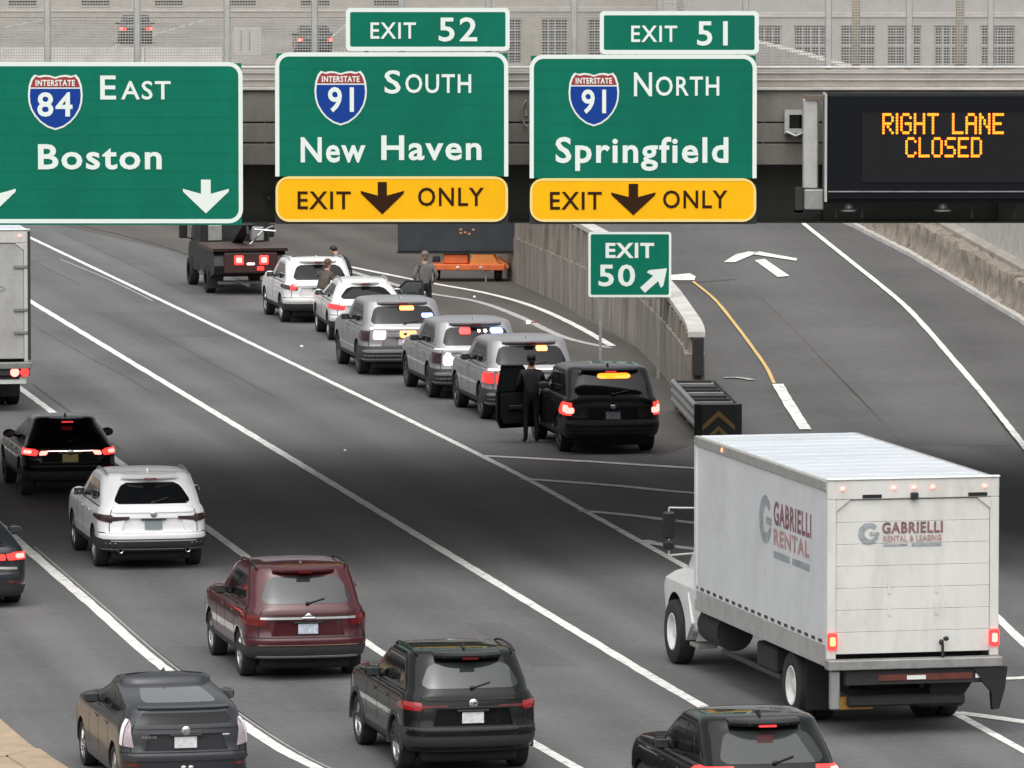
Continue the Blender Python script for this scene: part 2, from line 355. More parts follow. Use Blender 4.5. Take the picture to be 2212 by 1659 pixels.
# painted nose beyond the parked cars: two lines closing to a point
line('gore_edge_line', [(830, 592), (930, 612), (1050, 634), (1150, 662), (1240, 702), (1322, 748)], .20, parent=rd, lift=.013, ext0=8)
line('gore_edge_line', [(815, 604), (915, 632), (1030, 652), (1120, 684), (1215, 728), (1316, 752)], .22, M_line_old, rd, lift=.012, ext0=8)
for u, v, a, b in ((648, 747, 6, 1), (742, 972, 5, 1), (1022, 640, 5, 1)):
    q = [P(u, v, .006), P(u + a, v + b, .006), P(u + a, v + b + 2, .006), P(u, v + 2, .006)]
    o = MB().add(q + [p + Vector((.01, .01, .02)) for p in q], [(0, 1, 2, 3), (4, 5, 6, 7), (0, 1, 5, 4), (2, 3, 7, 6)]).build('litter_scrap', M_line)
    tag(o, {648: 'pale scrap of litter in the lane beside the second parked white car', 742: 'pale scrap of litter in the dim lane under the bridge', 1022: 'pale scrap lying near the curved gore line'}[u], 'litter')
# cracks, sealed joints and a few patches in the old asphalt
_d = Vector((-math.sin(HEAD), math.cos(HEAD), 0)); _n = Vector((_d.y, -_d.x, 0))
def crack(p, d, ln, w, m, wob=.35, step=.8):
    pts = [p.copy()]; k = 0
    while k < ln: p = p + d * step + Vector((-d.y, d.x, 0)) * random.uniform(-wob, wob) * step * .5; pts.append(p.copy()); k += step
    ribbon(MB(), pts, w, .0035, jit=.5).build('crack', m, rd)
for u, v, ln, w in ((330, 850, 24, .02), (600, 860, 22, .02), (180, 620, 30, .02), (420, 640, 30, .02)):
    crack(P(u, v), _d, ln, w, M_crack, .06)
for u, v, ln in ((180, 1560, 2.6), (520, 1540, 3.2), (700, 1480, 2.4), (1080, 1330, 3.2), (330, 1400, 3.0), (560, 1010, 3.4), (260, 760, 3.4), (760, 900, 3.2), (1320, 1560, 3.0), (840, 1560, 2.5), (420, 980, 2.2)):
    crack(P(u, v), _n, ln, .012, M_crack, .4, .4)
M_patch = asphalt('asphalt patch', (.098, .098, .099), .15, HEAD)
for u, v, a, b in ((930, 1450, 1.5, 3.2), (350, 700, 2.2, 9), (1120, 1390, .7, 6.0)):
    c = P(u, v, .0025); q = [c + _n * (sx_ * a / 2 + random.uniform(-.05, .05)) + _d * (sy_ * b / 2) for sx_, sy_ in ((-1, -1), (1, -1), (1, 1), (-1, 1))]
    MB().add(q, [(0, 1, 2, 3)]).build('asphalt_patch', M_patch, rd)
# kerb of the median, lower left
kp = [Vector(p) for p in ((14, 14, 0), (2, 60, 0), (-5.0, 93, 0), (-6.44, 99.2, 0), (-7.34, 102.9, 0), (-13.2, 130.6, 0), (-27.6, 200, 0), (-40.5, 262, 0))]
kc = catmull(kp, 6)
mb = MB(); n = len(kc); prof = [(0, 0), (.02, .13), (.05, .15), (.62, .16), (.63, .135), (.66, .135), (.67, .16), (3.2, .2), (3.2, 0)]
vv = []
for i, p in enumerate(kc):
    d = (kc[min(i + 1, n - 1)] - kc[max(i - 1, 0)]).normalized(); s = Vector((-d.y, d.x, 0))
    vv += [p + s * a + Vector((0, 0, b)) for a, b in prof]
m_ = len(prof)
mb.add(vv, [(i * m_ + k, (i + 1) * m_ + k, (i + 1) * m_ + k + 1, i * m_ + k + 1) for i in range(n - 1) for k in range(m_ - 1)])
o = mb.build('kerb', M_conc_tan); tag(o, 'tan concrete median kerb in the lower left corner', kind='structure')

# ---------------------------------------------------------------- the exit ramp
XL = [(138, 4.7), (150, 4.45), (160, 4.35), (168, 4.05), (176, 3.6), (186, 2.6), (194, 1.45), (200, .56), (210, -.74), (225, -2.44), (240, -4)]
XR = [(138, 15.6), (177, 12.6), (194, 10.9), (203.5, 9.7), (215, 7.6), (240, 2)]
mb = MB(); ys = [149 + 2 * i for i in range(44)]; nx = 6; vv = []
for y in ys:
    a = lerp_tab(XL, y); b = lerp_tab(XR, y) + .1
    vv += [(a + (b - a) * k / nx, y, ramp_z(y) + .004) for k in range(nx + 1)]
mb.add(vv, [(i * (nx + 1) + k, i * (nx + 1) + k + 1, (i + 1) * (nx + 1) + k + 1, (i + 1) * (nx + 1) + k) for i in range(len(ys) - 1) for k in range(nx)])
ramp = mb.build('ramp', M_ramp, smooth=30); tag(ramp, 'asphalt exit ramp climbing beside the retaining wall', kind='structure')
RL = dict(parent=ramp, fn=lambda u, v: PR(u, v), lift=.03)
line('edge_line', ext1=70, px=[(1700, 455), (1745, 492), (1830, 560), (1941, 650), (2000, 710), (2050, 768), (2120, 850), (2230, 988)], w=.15, **RL)
line('yellow_edge_line', [(1497, 610), (1545, 650), (1590, 705), (1625, 752), (1655, 795), (1672, 830)], .085, M_line_y, **RL)
line('edge_line', [(1680, 832), (1708, 880), (1740, 930)], .26, **RL)
line('edge_line', [(1563, 818), (1595, 818), (1626, 823)], .20, M_line_old, **RL)
for poly in ([(1563, 566), (1590, 549), (1618, 543), (1640, 545), (1626, 550), (1588, 566)], [(1622, 548), (1640, 543), (1722, 558), (1720, 563), (1640, 551)], [(1630, 562), (1652, 559), (1706, 596), (1680, 598)], [(1448, 594), (1490, 590), (1503, 597), (1500, 605), (1446, 605)]):
    q = [PR(u, v, .03) for u, v in poly]; MB().add(q, [tuple(range(len(q)))]).build('lane_arrow', M_line, ramp)
line('joint', [(1640, 640), (1760, 760), (1900, 905), (1990, 1010)], .035, M_shoulder, ramp, fn=lambda u, v: PR(u, v), lift=.010)
line('joint', [(1440, 612), (1520, 609), (1585, 603)], .25, M_shoulder, ramp, fn=lambda u, v: PR(u, v), lift=.009)

# ---------------------------------------------------------------- retaining wall between carriageway and ramp
BASE = [(157.6, 3.80), (160, 3.82), (168, 3.52), (176, 3.1), (186, 2.05), (194, .98), (200, .1), (210, -1.2), (225, -2.9), (245, -5)]
def wall_sweep(mb, y0, y1, prof_fn, step=1.5):
    n = max(2, int((y1 - y0) / step) + 1); vv = []; m = None
    for i in range(n):
        y = y0 + (y1 - y0) * i / (n - 1); x = lerp_tab(BASE, y); dx = (lerp_tab(BASE, y + .5) - lerp_tab(BASE, y - .5)); d = Vector((dx, 1, 0)).normalized(); s = Vector((d.y, -d.x, 0))
        pr = prof_fn(y); m = len(pr); vv += [Vector((x, y, 0)) + s * a + Vector((0, 0, b)) for a, b in pr]
    fs = [(i * m + k, (i + 1) * m + k, (i + 1) * m + (k + 1) % m, i * m + (k + 1) % m) for i in range(n - 1) for k in range(m)]
    fs += [tuple(range(m)), tuple(range((n - 1) * m, n * m))]
    return mb.add(vv, fs)
def wtop(y): return 1.74 + (y - 158) * .019
wall = thing('retaining_wall', 'stained concrete retaining wall between the parked cars and the ramp', 'wall', (3.8, 158, 0))
def unroot(root, o): o.location = -Vector(root.location); return o
yy = 157.6
while yy < 240:
    y1 = min(yy + 5.2, 245)
    unroot(wall, wall_sweep(MB(), yy + .012, y1 - .012, lambda y: [(0, -.05), (0, 1.25), (.45, 1.25), (.45, -.05)]).build('wall_panel', M_conc_wall, wall)); yy = y1
unroot(wall, wall_sweep(MB(), 157.9, 245, lambda y: [(.10, 1.25), (.14, wtop(y) - .12), (.43, wtop(y) - .12), (.43, 1.25)]).build('parapet', M_conc_wall, wall))
unroot(wall, wall_sweep(MB(), 157.8, 245, lambda y: [(.08, wtop(y) - .12), (.08, wtop(y)), (.46, wtop(y)), (.46, wtop(y) - .12)]).build('coping', M_conc_light, wall))
yy = 159.0
rib = []
while yy < 222:
    unroot(wall, wall_sweep(MB(), yy, yy + random.uniform(.16, .34), lambda y: [(.02, 1.25), (.05, wtop(y) - .14), (.16, wtop(y) - .14), (.16, 1.25)], .2).build('rib', M_conc_wall, wall)); yy += random.uniform(.9, 1.3)
unroot(wall, MB().box(3.97, 4.22, 157.40, 157.6, .8, 1.62).build('end_plate', M_black_r, wall))  # near-black slab that makes the wall's end face dark
unroot(wall, MB().box(3.72, 3.80, 164.0, 164.5, .0, .55).box(3.70, 3.81, 164.1, 164.3, .55, .8).build('drain_box', M_galv, wall))

# ---------------------------------------------------------------- crash cushion in front of the wall end
cush = thing('crash_cushion', 'black crash cushion with yellow chevron nose before the wall end', 'barrier', (4.35, 150.4, 0), R(3.0)); cush.scale = (1, 1, .88)
for k in range(9):
    y = .35 + k * .82
    MB().box(-.40, .40, y, y + .04, .06, .80, .01).build('diaphragm', M_galv_d if k % 3 == 1 else M_trim, cush)
    if k < 8: MB().box(-.36, .36, y + .1, y + .80, .12, .74, .03).build('cartridge', M_black, cush)
for sx in (-1, 1):
    mb = MB(); pr = [(0, .18), (.05, .26), (.05, .32), (0, .40), (.05, .48), (.05, .54), (0, .62), (.05, .70), (.05, .76), (0, .82)]
    mb.add([(sx * (.43 + a), y, z) for y in (.3, 7.2) for a, z in pr], [(k, k + 1, len(pr) + k + 1, len(pr) + k) for k in range(len(pr) - 1)])
    mb.add([(sx * (.43 + a - .012), y, z) for y in (.3, 7.2) for a, z in pr], [(k, k + 1, len(pr) + k + 1, len(pr) + k) for k in range(len(pr) - 1)])
    mb.build('side_rail', M_galv_d, cush)
mb = MB(); nose = [(-.5, .3), (-.5, .15), (-.35, .0), (.35, .0), (.5, .15), (.5, .3)]
mb.prism(nose, 'z', .08, .84); nz = mb.build('nose', M_black, cush)
mb = MB()
for sx in (-1, 1):
    for dz in (0, -.34):
        mb.add([(0, -.006, .70 + dz), (sx * .34, -.006, .34 + dz if dz == 0 else .08), (sx * .34, -.006, .22 + dz if dz == 0 else .08), (0, -.006, .56 + dz)] if dz == 0 else [(0, -.006, .34), (sx * .2, -.006, .12), (sx * .08, -.006, .12), (0, -.006, .22)], [(0, 1, 2, 3)])
mb.build('chevron', mat('faded yellow tape', (.15, .10, .03), .5, noise=.2), nz)

# ---------------------------------------------------------------- right-hand barrier and wall along the ramp
bar = thing('ramp_barrier', 'low spalled concrete barrier along the right edge of the ramp', 'barrier', (12.6, 177, 0))
tall = thing('ramp_retaining_wall', 'smooth pale concrete wall rising behind the right ramp barrier', 'wall', (13.4, 177, 0))
def sweep_r(mb, y0, y1, prof, step=1.0, jit=0.0):
    n = max(2, int((y1 - y0) / step) + 1); m = len(prof); vv = []
    for i in range(n):
        y = y0 + (y1 - y0) * i / (n - 1); x = lerp_tab(XR, y); dx = lerp_tab(XR, y + .5) - lerp_tab(XR, y - .5); d = Vector((dx, 1, 0)).normalized(); s = Vector((d.y, -d.x, 0))
        vv += [Vector((x, y, ramp_z(y))) + s * (a + jit * (random.random() - .5)) + Vector((0, 0, b + (jit * (random.random() - .5) if b > .1 else 0))) for a, b in prof]
    fs = [(i * m + k, i * m + (k + 1) % m, (i + 1) * m + (k + 1) % m, (i + 1) * m + k) for i in range(n - 1) for k in range(m)] + [tuple(range(m)), tuple(range((n - 1) * m, n * m))]
    return mb.add(vv, fs)
y0 = 138.0
while y0 < 228:
    y1 = y0 + random.uniform(3.6, 4.6)
    unroot(bar, sweep_r(MB(), y0 + .015, y1 - .015, [(0, -.2), (.02, .10), (.10, .18), (.14, .52), (.16, .84), (.22, .90), (.50, .90), (.50, -.2)], .30, .075).build('barrier_segment', M_barrier, bar, 50)); y0 = y1
unroot(bar, sweep_r(MB(), 138, 228, [(-.16, -.05), (-.14, .10), (.04, .10), (.04, -.05)], .8, .015).build('toe', M_conc_light, bar))
y0 = 138.0
while y0 < 232:
    unroot(tall, sweep_r(MB(), y0 + .01, y0 + 5.99, [(.75, -.3), (.75, 4.2), (1.2, 4.2), (1.2, -.3)], 2).build('wall_panel', M_conc_light, tall)); y0 += 6
unroot(tall, sweep_r(MB(), 138, 232, [(.505, -.3), (.505, 1.0), (.745, 1.08), (.745, -.3)], 2).build('ledge', M_conc, tall))

# ================================================================ THE OVERPASS
YB = 123.0
def bx(u, y=YB): return (u - CX) * y / F / 1.0
br = thing('overpass', 'concrete and dark steel overpass carrying the green signs', 'bridge', (0, 133, 0))
def bpart(mb, name, m, parent=br):
    o = mb.build(name, m, parent); o.location = -Vector(br.location) if parent is br else (0, 0, 0); return o
Z_PAR, Z_SILL, Z_J1, Z_J2, Z_FB, Z_GB = 8.785, 8.435, 7.880, 7.531, 7.158, 6.115
XB0, XB1 = -36.0, 21.0
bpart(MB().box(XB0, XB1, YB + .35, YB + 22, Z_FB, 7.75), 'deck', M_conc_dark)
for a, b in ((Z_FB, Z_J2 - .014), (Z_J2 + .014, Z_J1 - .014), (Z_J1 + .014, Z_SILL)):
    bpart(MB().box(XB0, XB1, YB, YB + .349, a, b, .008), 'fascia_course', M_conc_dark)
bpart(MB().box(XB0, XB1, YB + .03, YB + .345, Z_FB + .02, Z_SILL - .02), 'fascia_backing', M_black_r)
for k in range(60):                          # vertical board marks of the formwork
    x = XB0 + .4 + k * .95
    if -11 < x < 11: bpart(MB().box(x, x + .014, YB - .004, YB + .02, Z_FB + .02, Z_SILL - .03), 'board_mark', M_conc_dark)
bpart(MB().box(XB0, XB1, YB - .06, YB + .5, Z_SILL, Z_SILL + .05, .01), 'sill', M_conc_light)
bpart(MB().box(XB0, XB1, YB + .02, YB + .40, Z_SILL + .05, Z_PAR, .012), 'parapet', M_conc)
for z in (Z_SILL + .17, Z_SILL + .29):
    bpart(MB().box(XB0, XB1, YB + .003, YB + .03, z, z + .022), 'parapet_rib', M_conc_light)
bpart(MB().box(XB0, XB1, YB + 21.6, YB + 22, 7.751, 7.90), 'kerb', M_conc)
for k in range(6):
    y = YB + .9 + k * 4.0
    mb = MB().box(XB0, XB1, y - .012, y + .012, Z_GB + .03, Z_FB).box(XB0, XB1, y - .2, y + .2, Z_GB, Z_GB + .03).box(XB0, XB1, y - .2, y + .2, Z_FB - .03, Z_FB - .001)
    gd = bpart(mb, 'girder', M_girder)
    if k == 0:
        x = XB0 + 1
        while x < XB1:
            if abs(x) < 12: bpart(MB().box(x, x + .016, y - .16, y - .012, Z_GB + .03, Z_FB - .03), 'stiffener', M_girder)
            x += 3.1
bpart(MB().box(XB1, XB1 + 1.4, YB + .2, YB + 21.8, -.3, Z_SILL + .3), 'abutment', M_conc)
bpart(MB().box(XB0 - 1.4, XB0, YB + .2, YB + 21.8, -.3, Z_SILL + .3), 'abutment', M_conc)
for y in (YB + 2, YB + 11, YB + 20):
    bpart(MB().box(-17.4, -16.4, y - .5, y + .5, 0.1, Z_GB, .08), 'pier_column', M_conc)

# fence on the parapet: posts, rails, wire panels
fen = thing('overpass_fence', 'tall wire mesh fence on posts along the overpass parapet', 'fence', (0, YB + .2, Z_PAR))
def fpart(mb, name, m): o = mb.build(name, m, fen); o.location = -Vector(fen.location); return o
ZF = 10.2
posts = [-1130, -940, -700, -480, -285, -90, 103, 297, 491, 680, 868, 1055, 1240, 1425, 1610, 1789, 1963, 2139, 2315, 2500, 2690]
yf = YB + .2
px_ = [(u - CX) * yf / F for u in posts]
wv = MB(); s_ = .047
for x in px_: fpart(MB().box(x - .055, x + .055, yf - .05, yf + .05, Z_PAR, ZF + .05, .01), 'post', M_galv)
for k, (a, b) in enumerate(zip(px_[:-1], px_[1:])):
    mb = MB(); x = a + .07
    while x < b - .06:
        mb.box(x, x + .011, yf - .058, yf - .050, Z_PAR + .05, ZF); x += s_
    z = Z_PAR + .05
    while z < ZF:
        mb.box(a + .05, b - .05, yf - .068, yf - .0585, z, z + .016); z += s_
    fpart(mb, 'wire_panel', M_mesh)
fpart(MB().tube((px_[0], yf - .085, Z_PAR + .04), (px_[-1], yf - .085, Z_PAR + .04), .022), 'rail', M_galv)
fpart(MB().tube((px_[0], yf - .085, ZF), (px_[-1], yf - .085, ZF), .025), 'rail', M_galv)
for u in (1848, 2073):
    x = (u - CX) * (YB + 1.2) / F; MB().box(x - .07, x + .07, YB + 1.1, YB + 1.3, 7.75, 11.2, .012).build('x', M_rust)
    o = bpy.data.objects['x']; o.name = 'rusty_post'; tag(o, 'brown rusty post behind the overpass fence, ' + ('left one above the message board' if u < 2000 else 'right one above the message board'), 'post', 'brown posts behind the fence')

# ================================================================ SIGNS ON THE OVERPASS
YS = 121.9
def sx(u, y=YS): return PY(u, 500, y).x
def sz(v, y=YS): return PY(1106, v, y).z
SHIELD = [(0, .955), (.10, .985), (.20, .995), (.30, .975), (.38, 1.0), (.44, .93), (.485, .80), (.5, .64), (.49, .50), (.45, .37), (.38, .25), (.28, .14), (.15, .05), (0, 0)]
def shield_poly(cx, z0, w, h, k=1.0):
    r = [(x, z) for x, z in SHIELD]; full = r + [(-x, z) for x, z in r[-2:0:-1]]
    return [(cx + x * w * k, z0 + h * .52 + (z - .52) * h * k) for x, z in full]
def poly_plate(poly, y, th):
    return MB().prism(poly, 'y', y, y + th)
def clip_poly(poly, zc, above):
    out = []
    n = len(poly)
    for i in range(n):
        a, b = poly[i], poly[(i + 1) % n]; ia = (a[1] >= zc) == above; ib = (b[1] >= zc) == above
        if ia: out.append(a)
        if ia != ib: t = (zc - a[1]) / (b[1] - a[1]); out.append((a[0] + (b[0] - a[0]) * t, zc))
    return out
def shield(parent, off, u0, u1, v0, v1, num, nu0, nu1, nv0, nv1, y):
    cx = (sx(u0) + sx(u1)) / 2; w = sx(u1) - sx(u0); z0, z1 = sz(v1), sz(v0); h = z1 - z0
    sh_ = poly_plate(shield_poly(cx, z0, w, h), y - .008, .006).build('route_shield', M_white_sg, parent); sh_.location = off
    inn = shield_poly(cx, z0, w, h, .93); zc = z0 + h * .745
    b = poly_plate(clip_poly(inn, zc, False), y - .012, .004).build('blue_field', M_blue_sg, sh_)
    r = poly_plate(clip_poly(inn, zc + .025, True), y - .012, .004).build('red_field', M_red_sg, sh_)
    text_mb(MB(), 'INTERSTATE', cx - w * .36, cx + w * .36, zc + h * .055, zc + h * .155, y - .016).build('lettering', M_white_sg, sh_)
    text_mb(MB(), num, sx(nu0), sx(nu1), sz(nv1), sz(nv0), y - .016, .02).build('route_number', M_white_sg, sh_)
def down_arrow(u0, u1, v0, v1, y):
    cx = (sx(u0) + sx(u1)) / 2; w = (sx(u1) - sx(u0)) / 2; zt, zb = sz(v0), sz(v1); h = zt - zb; st = w * .21
    p = [(cx - st, zt), (cx - st, zt - h * .42), (cx - w, zt - h * .27), (cx - w * .98, zt - h * .36), (cx, zb), (cx + w * .98, zt - h * .36), (cx + w, zt - h * .27), (cx + st, zt - h * .42), (cx + st, zt)]
    mb = MB(); n = len(p); tr = [(0, 1, 7, 8), (1, 2, 3, 4), (1, 4, 7), (4, 5, 6, 7)]
    vs_ = [(a, y, b) for a, b in p] + [(a, y + .004, b) for a, b in p]
    return mb.add(vs_, tr + [(i, (i + 1) % n, n + (i + 1) % n, n + i) for i in range(n)])
def panel_sign(name, label, u0, u1, v0, v1, y=YS, rad=30, bw=9, yellow=None, tab=None):
    root = thing(name, label, 'sign', (sx((u0 + u1) / 2), y, sz(v1))); off = -Vector(root.location)
    def part(mb, nm, m, par=root):
        o = mb.build(nm, m, par); o.location = off if par is root else (0, 0, 0); return o
    x0, x1, z0, z1 = sx(u0), sx(u1), sz(v1), sz(v0); k = y / F
    zy = sz(yellow) if yellow else z0
    part(MB().prism([(x0 + .02, zy), (x1 - .02, zy), (x1 - .02, z1 - .02), (x0 + .02, z1 - .02)], 'y', y, y + .03), 'panel', M_green)
    if yellow:
        part(MB().prism(rrect(x0 + .01, x1 - .01, z0 + .035, zy - .004, rad * k * .9), 'y', y - .004, y + .026), 'exit_only_panel', M_yellow_sg)
        part(MB().prism([(x0 + .0, z0 - .01), (x1, z0 - .01), (x1, zy - .1), (x0, zy - .1)], 'y', y + .031, y + .05), 'backing', M_black_r)
    rb = rad * k; b = bw * k
    part(ring_mb(MB(), rrect(x0, x1, (zy - .3) if yellow else z0 + .03, z1, rb), rrect(x0 + b, x1 - b, (zy - .3 + b) if yellow else z0 + .03 + b, z1 - b, max(rb - b, .02)), y - .003, .003) if not yellow else
         ring_half(MB(), x0, x1, zy, z1, rb, b, y - .006), 'border', M_white_sg)
    if yellow: part(ring_mb(MB(), rrect(x0 + .005, x1 - .005, z0 + .03, zy, rad * k), rrect(x0 + .05, x1 - .05, z0 + .075, zy - .045, rad * k * .7), y - .009, .004), 'border', mat('pale yellow sheeting', (.86, .66, .22), .5))
    for x in (x0 + (x1 - x0) * .12, x0 + (x1 - x0) * .5, x0 + (x1 - x0) * .88):
        part(MB().box(x - .04, x + .04, y + .052, YB + .9, z0 + .35, z0 + .43).box(x - .04, x + .04, y + .052, YB - .001, z1 - .9, z1 - .8).box(x - .035, x + .035, y + .052, y + .13, z0 + .05, z1 - .05), 'bracket', M_galv_d)
    z = zy + .30
    while z < z1 - .2: part(MB().box(x0 + .03, x1 - .03, y - .0012, y + .002, z, z + .008), 'panel_seam', mat('green sign seam', (.001, .115, .072), .6, spec=.15)); z += .305
    return root, part, off
def ring_half(mb, x0, x1, zb, zt, r, b, y):
    """border open at the bottom"""
    def side(o):
        xa, xb, zz, rr = x0 + o, x1 - o, zt - o, max(r - o, .02); p = [(xa, zb)]
        for i in range(7): a = R(180 - 90 * i / 6); p.append((xa + rr + rr * math.cos(a), zz - rr + rr * math.sin(a)))
        for i in range(7): a = R(90 - 90 * i / 6); p.append((xb - rr + rr * math.cos(a), zz - rr + rr * math.sin(a)))
        p.append((xb, zb)); return p
    A, B = side(0), side(b); n = len(A)
    vs_ = [(p[0], y, p[1]) for p in A + B] + [(p[0], y + .006, p[1]) for p in A + B]
    fs = []
    for i in range(n - 1): fs += [(i, i + 1, n + i + 1, n + i), (i, 2 * n + i, 2 * n + i + 1, i + 1), (n + i, n + i + 1, 3 * n + i + 1, 3 * n + i)]
    return mb.add(vs_, fs)
def tx(part, s, u0, u1, v0, v1, m=M_white_sg, bold=.012, y=YS - .008, nm='lettering'):
    return part(text_mb(MB(), s, sx(u0), sx(u1), sz(v1), sz(v0), y, bold), nm, m)

r1, p1, o1 = panel_sign('highway_sign', 'wide green sign reading EAST Boston at the left edge', -95, 525, 134, 486)
shield(r1, o1, 62, 180, 161, 281, '84', 82, 158, 201, 250, YS)
tx(p1, 'E', 218, 252, 164, 214); tx(p1, 'AST', 263, 370, 176, 214); tx(p1, 'Boston', 83, 350, 313, 364, bold=.022)
for c in (445, -15): p1(down_arrow(c - 50, c + 50, 388, 461, YS - .008), 'arrow', M_white_sg)

r2, p2, o2 = panel_sign('highway_sign', 'green and yellow sign reading SOUTH New Haven, under the exit 52 tab', 595, 1098, 113, 483, yellow=381)
shield(r2, o2, 680, 793, 153, 271, '91', 709, 765, 190, 240, YS)
tx(p2, 'S', 831, 866, 153, 201); tx(p2, 'OUTH', 876, 1018, 161, 200); tx(p2, 'New', 650, 790, 298, 349, bold=.022); tx(p2, 'Haven', 824, 1040, 294, 344, bold=.022)
tx(p2, 'EXIT', 643, 758, 414, 451, M_black_sg, .012, YS - .012); tx(p2, 'ONLY', 903, 1045, 406, 444, M_black_sg, .012, YS - .012); p2(down_arrow(779, 873, 393, 463, YS - .012), 'arrow', M_black_sg)

r3, p3, o3 = panel_sign('highway_sign', 'green and yellow sign reading NORTH Springfield, under the exit 51 tab', 1144, 1634, 118, 483, yellow=385)
shield(r3, o3, 1228, 1337, 157, 273, '91', 1256, 1309, 195, 243, YS)
tx(p3, 'N', 1369, 1408, 157, 207); tx(p3, 'ORTH', 1416, 1553, 166, 206); tx(p3, 'Springfield', 1200, 1573, 298, 350, bold=.022)
tx(p3, 'EXIT', 1188, 1300, 415, 452, M_black_sg, .012, YS - .012); tx(p3, 'ONLY', 1432, 1571, 412, 449, M_black_sg, .012, YS - .012); p3(down_arrow(1320, 1416, 397, 465, YS - .012), 'arrow', M_black_sg)

def tab_sign(label, u0, u1, v0, v1, num, e, n_):
    root = thing('exit_tab', label, 'sign', (sx((u0 + u1) / 2), YS, sz(v1))); off = -Vector(root.location); k = YS / F
    def part(mb, nm, m): o = mb.build(nm, m, root); o.location = off; return o
    x0, x1, z0, z1 = sx(u0), sx(u1), sz(v1), sz(v0)
    part(MB().prism(rrect(x0 + .01, x1 - .01, z0 + .01, z1 - .01, .05), 'y', YS, YS + .03), 'panel', M_green)
    part(ring_mb(MB(), rrect(x0, x1, z0, z1, 10 * k), rrect(x0 + 9 * k, x1 - 9 * k, z0 + 9 * k, z1 - 9 * k, 4 * k), YS - .006, .006), 'border', M_white_sg)
    for x in (x0 + .35, x1 - .35): part(MB().box(x - .035, x + .035, YS + .031, YS + .10, z0 - .5, z1 - .05), 'bracket', M_galv_d)
    part(text_mb(MB(), 'EXIT', sx(e[0]), sx(e[1]), sz(e[3]), sz(e[2]), YS - .008, .012), 'lettering', M_white_sg)
    part(text_mb(MB(), num, sx(n_[0]), sx(n_[1]), sz(n_[3]), sz(n_[2]), YS - .008, .015), 'exit_number', M_white_sg)
tab_sign('small green exit tab standing on top of the New Haven sign', 748, 1101, 17, 110, '52', (801, 899, 49, 83), (948, 1031, 39, 88))
tab_sign('small green exit tab standing on top of the Springfield sign', 1295, 1638, 24, 117, '51', (1363, 1462, 56, 90), (1505, 1571, 47, 97))

# message board
YV = 121.75
vm = thing('message_board', 'black electronic board glowing RIGHT LANE CLOSED in amber', 'sign', (sx(2036, YV), YV, sz(432, YV))); offv = -Vector(vm.location)
def vpart(mb, nm, m, par=None): o = mb.build(nm, m, par or vm); o.location = offv if par is None else (0, 0, 0); return o
V = lambda u: sx(u, YV)
W_ = lambda v: sz(v, YV)
M_vms = mat('matt black housing', (.006, .007, .010), .7, spec=.12); M_vms2 = mat('dark display face', (.011, .011, .013), .6, spec=.15)
vpart(MB().box(V(1786), V(2288), YV, YV + 1.0, W_(432), W_(206), .02), 'housing', M_vms)
vpart(MB().box(V(1861), V(2212), YV - .012, YV + .01, W_(394), W_(243)), 'display_face', M_vms2)
vpart(MB().box(V(1788), V(2286), YV - .02, YV, W_(415), W_(412.5)), 'lip', M_galv_d)
vpart(MB().box(V(1781), V(1786) - .001, YV - .02, YV + 1.0, W_(436), W_(204)), 'edge_trim', M_galv)
FONT5 = {'R': ('11110', '10001', '10001', '11110', '10100', '10010', '10001'), 'I': ('1', '1', '1', '1', '1', '1', '1'), 'G': ('01110', '10001', '10000', '10111', '10001', '10001', '01110'),
         'H': ('10001', '10001', '10001', '11111', '10001', '10001', '10001'), 'T': ('11111', '00100', '00100', '00100', '00100', '00100', '00100'), 'L': ('10000', '10000', '10000', '10000', '10000', '10000', '11111'),
         'A': ('01110', '10001', '10001', '11111', '10001', '10001', '10001'), 'N': ('10001', '11001', '10101', '10101', '10011', '10001', '10001'), 'E': ('11111', '10000', '10000', '11110', '10000', '10000', '11111'),
         'C': ('01110', '10001', '10000', '10000', '10000', '10001', '01110'), 'O': ('01110', '10001', '10001', '10001', '10001', '10001', '01110'), 'S': ('01111', '10000', '10000', '01110', '00001', '00001', '11110'), 'D': ('11110', '10001', '10001', '10001', '10001', '10001', '11110')}
def led_line(s, u0, u1, v0, v1):
    cols = []; c = 0; li = 0
    for ch in s:
        if ch == ' ': c += 5; continue
        gl = FONT5[ch]; w = len(gl[0])
        for r in range(7):
            for q in range(w):
                if gl[r][q] == '1': cols.append((c + q, r, li))
        c += w + 1; li += 1
    W = c - 1; mbs = [MB() for _ in range(li)]; dx = (V(u1) - V(u0)) / W; dz = (W_(v0) - W_(v1)) / 7
    for q, r, l_ in cols:
        mb = mbs[l_]
        x = V(u0) + (q + .5) * dx; z = W_(v0) - (r + .5) * dz
        mb.lathe([(YV - .013, 0), (YV - .020, .30), (YV - .013, .62)], 8, 'y') if False else mb.prism([(x + .58 * dx * math.cos(R(a)), z + .50 * dz * math.sin(R(a))) for a in range(0, 360, 45)], 'y', YV - .022, YV - .0125)
    return mbs
for mb in led_line('RIGHT LANE', 1905, 2167, 244, 290) + led_line('CLOSED', 1955, 2120, 296, 340): vpart(mb, 'led_letter', E_led)
vpart(MB().box(V(1752) - .13, V(1752) + .13, YV + .35, YV + .6, W_(410), W_(216), .02), 'side_post', M_galv)
vpart(MB().box(V(1740), V(1790), YV + .3, YV + .65, W_(218), W_(208)), 'post_cap', mat('brown bracket', (.14, .11, .08), .7))
vpart(MB().box(V(1738), V(1780), YV + .2, YV + .7, W_(455), W_(411), .02), 'post_base', M_galv_d)
vpart(MB().box(V(1719), V(1737), YV + .3, YV + .7, W_(462), W_(408)).box(V(1719), V(1775), YV + .3, YV + .7, W_(463), W_(456)), 'bracket', M_black_r)
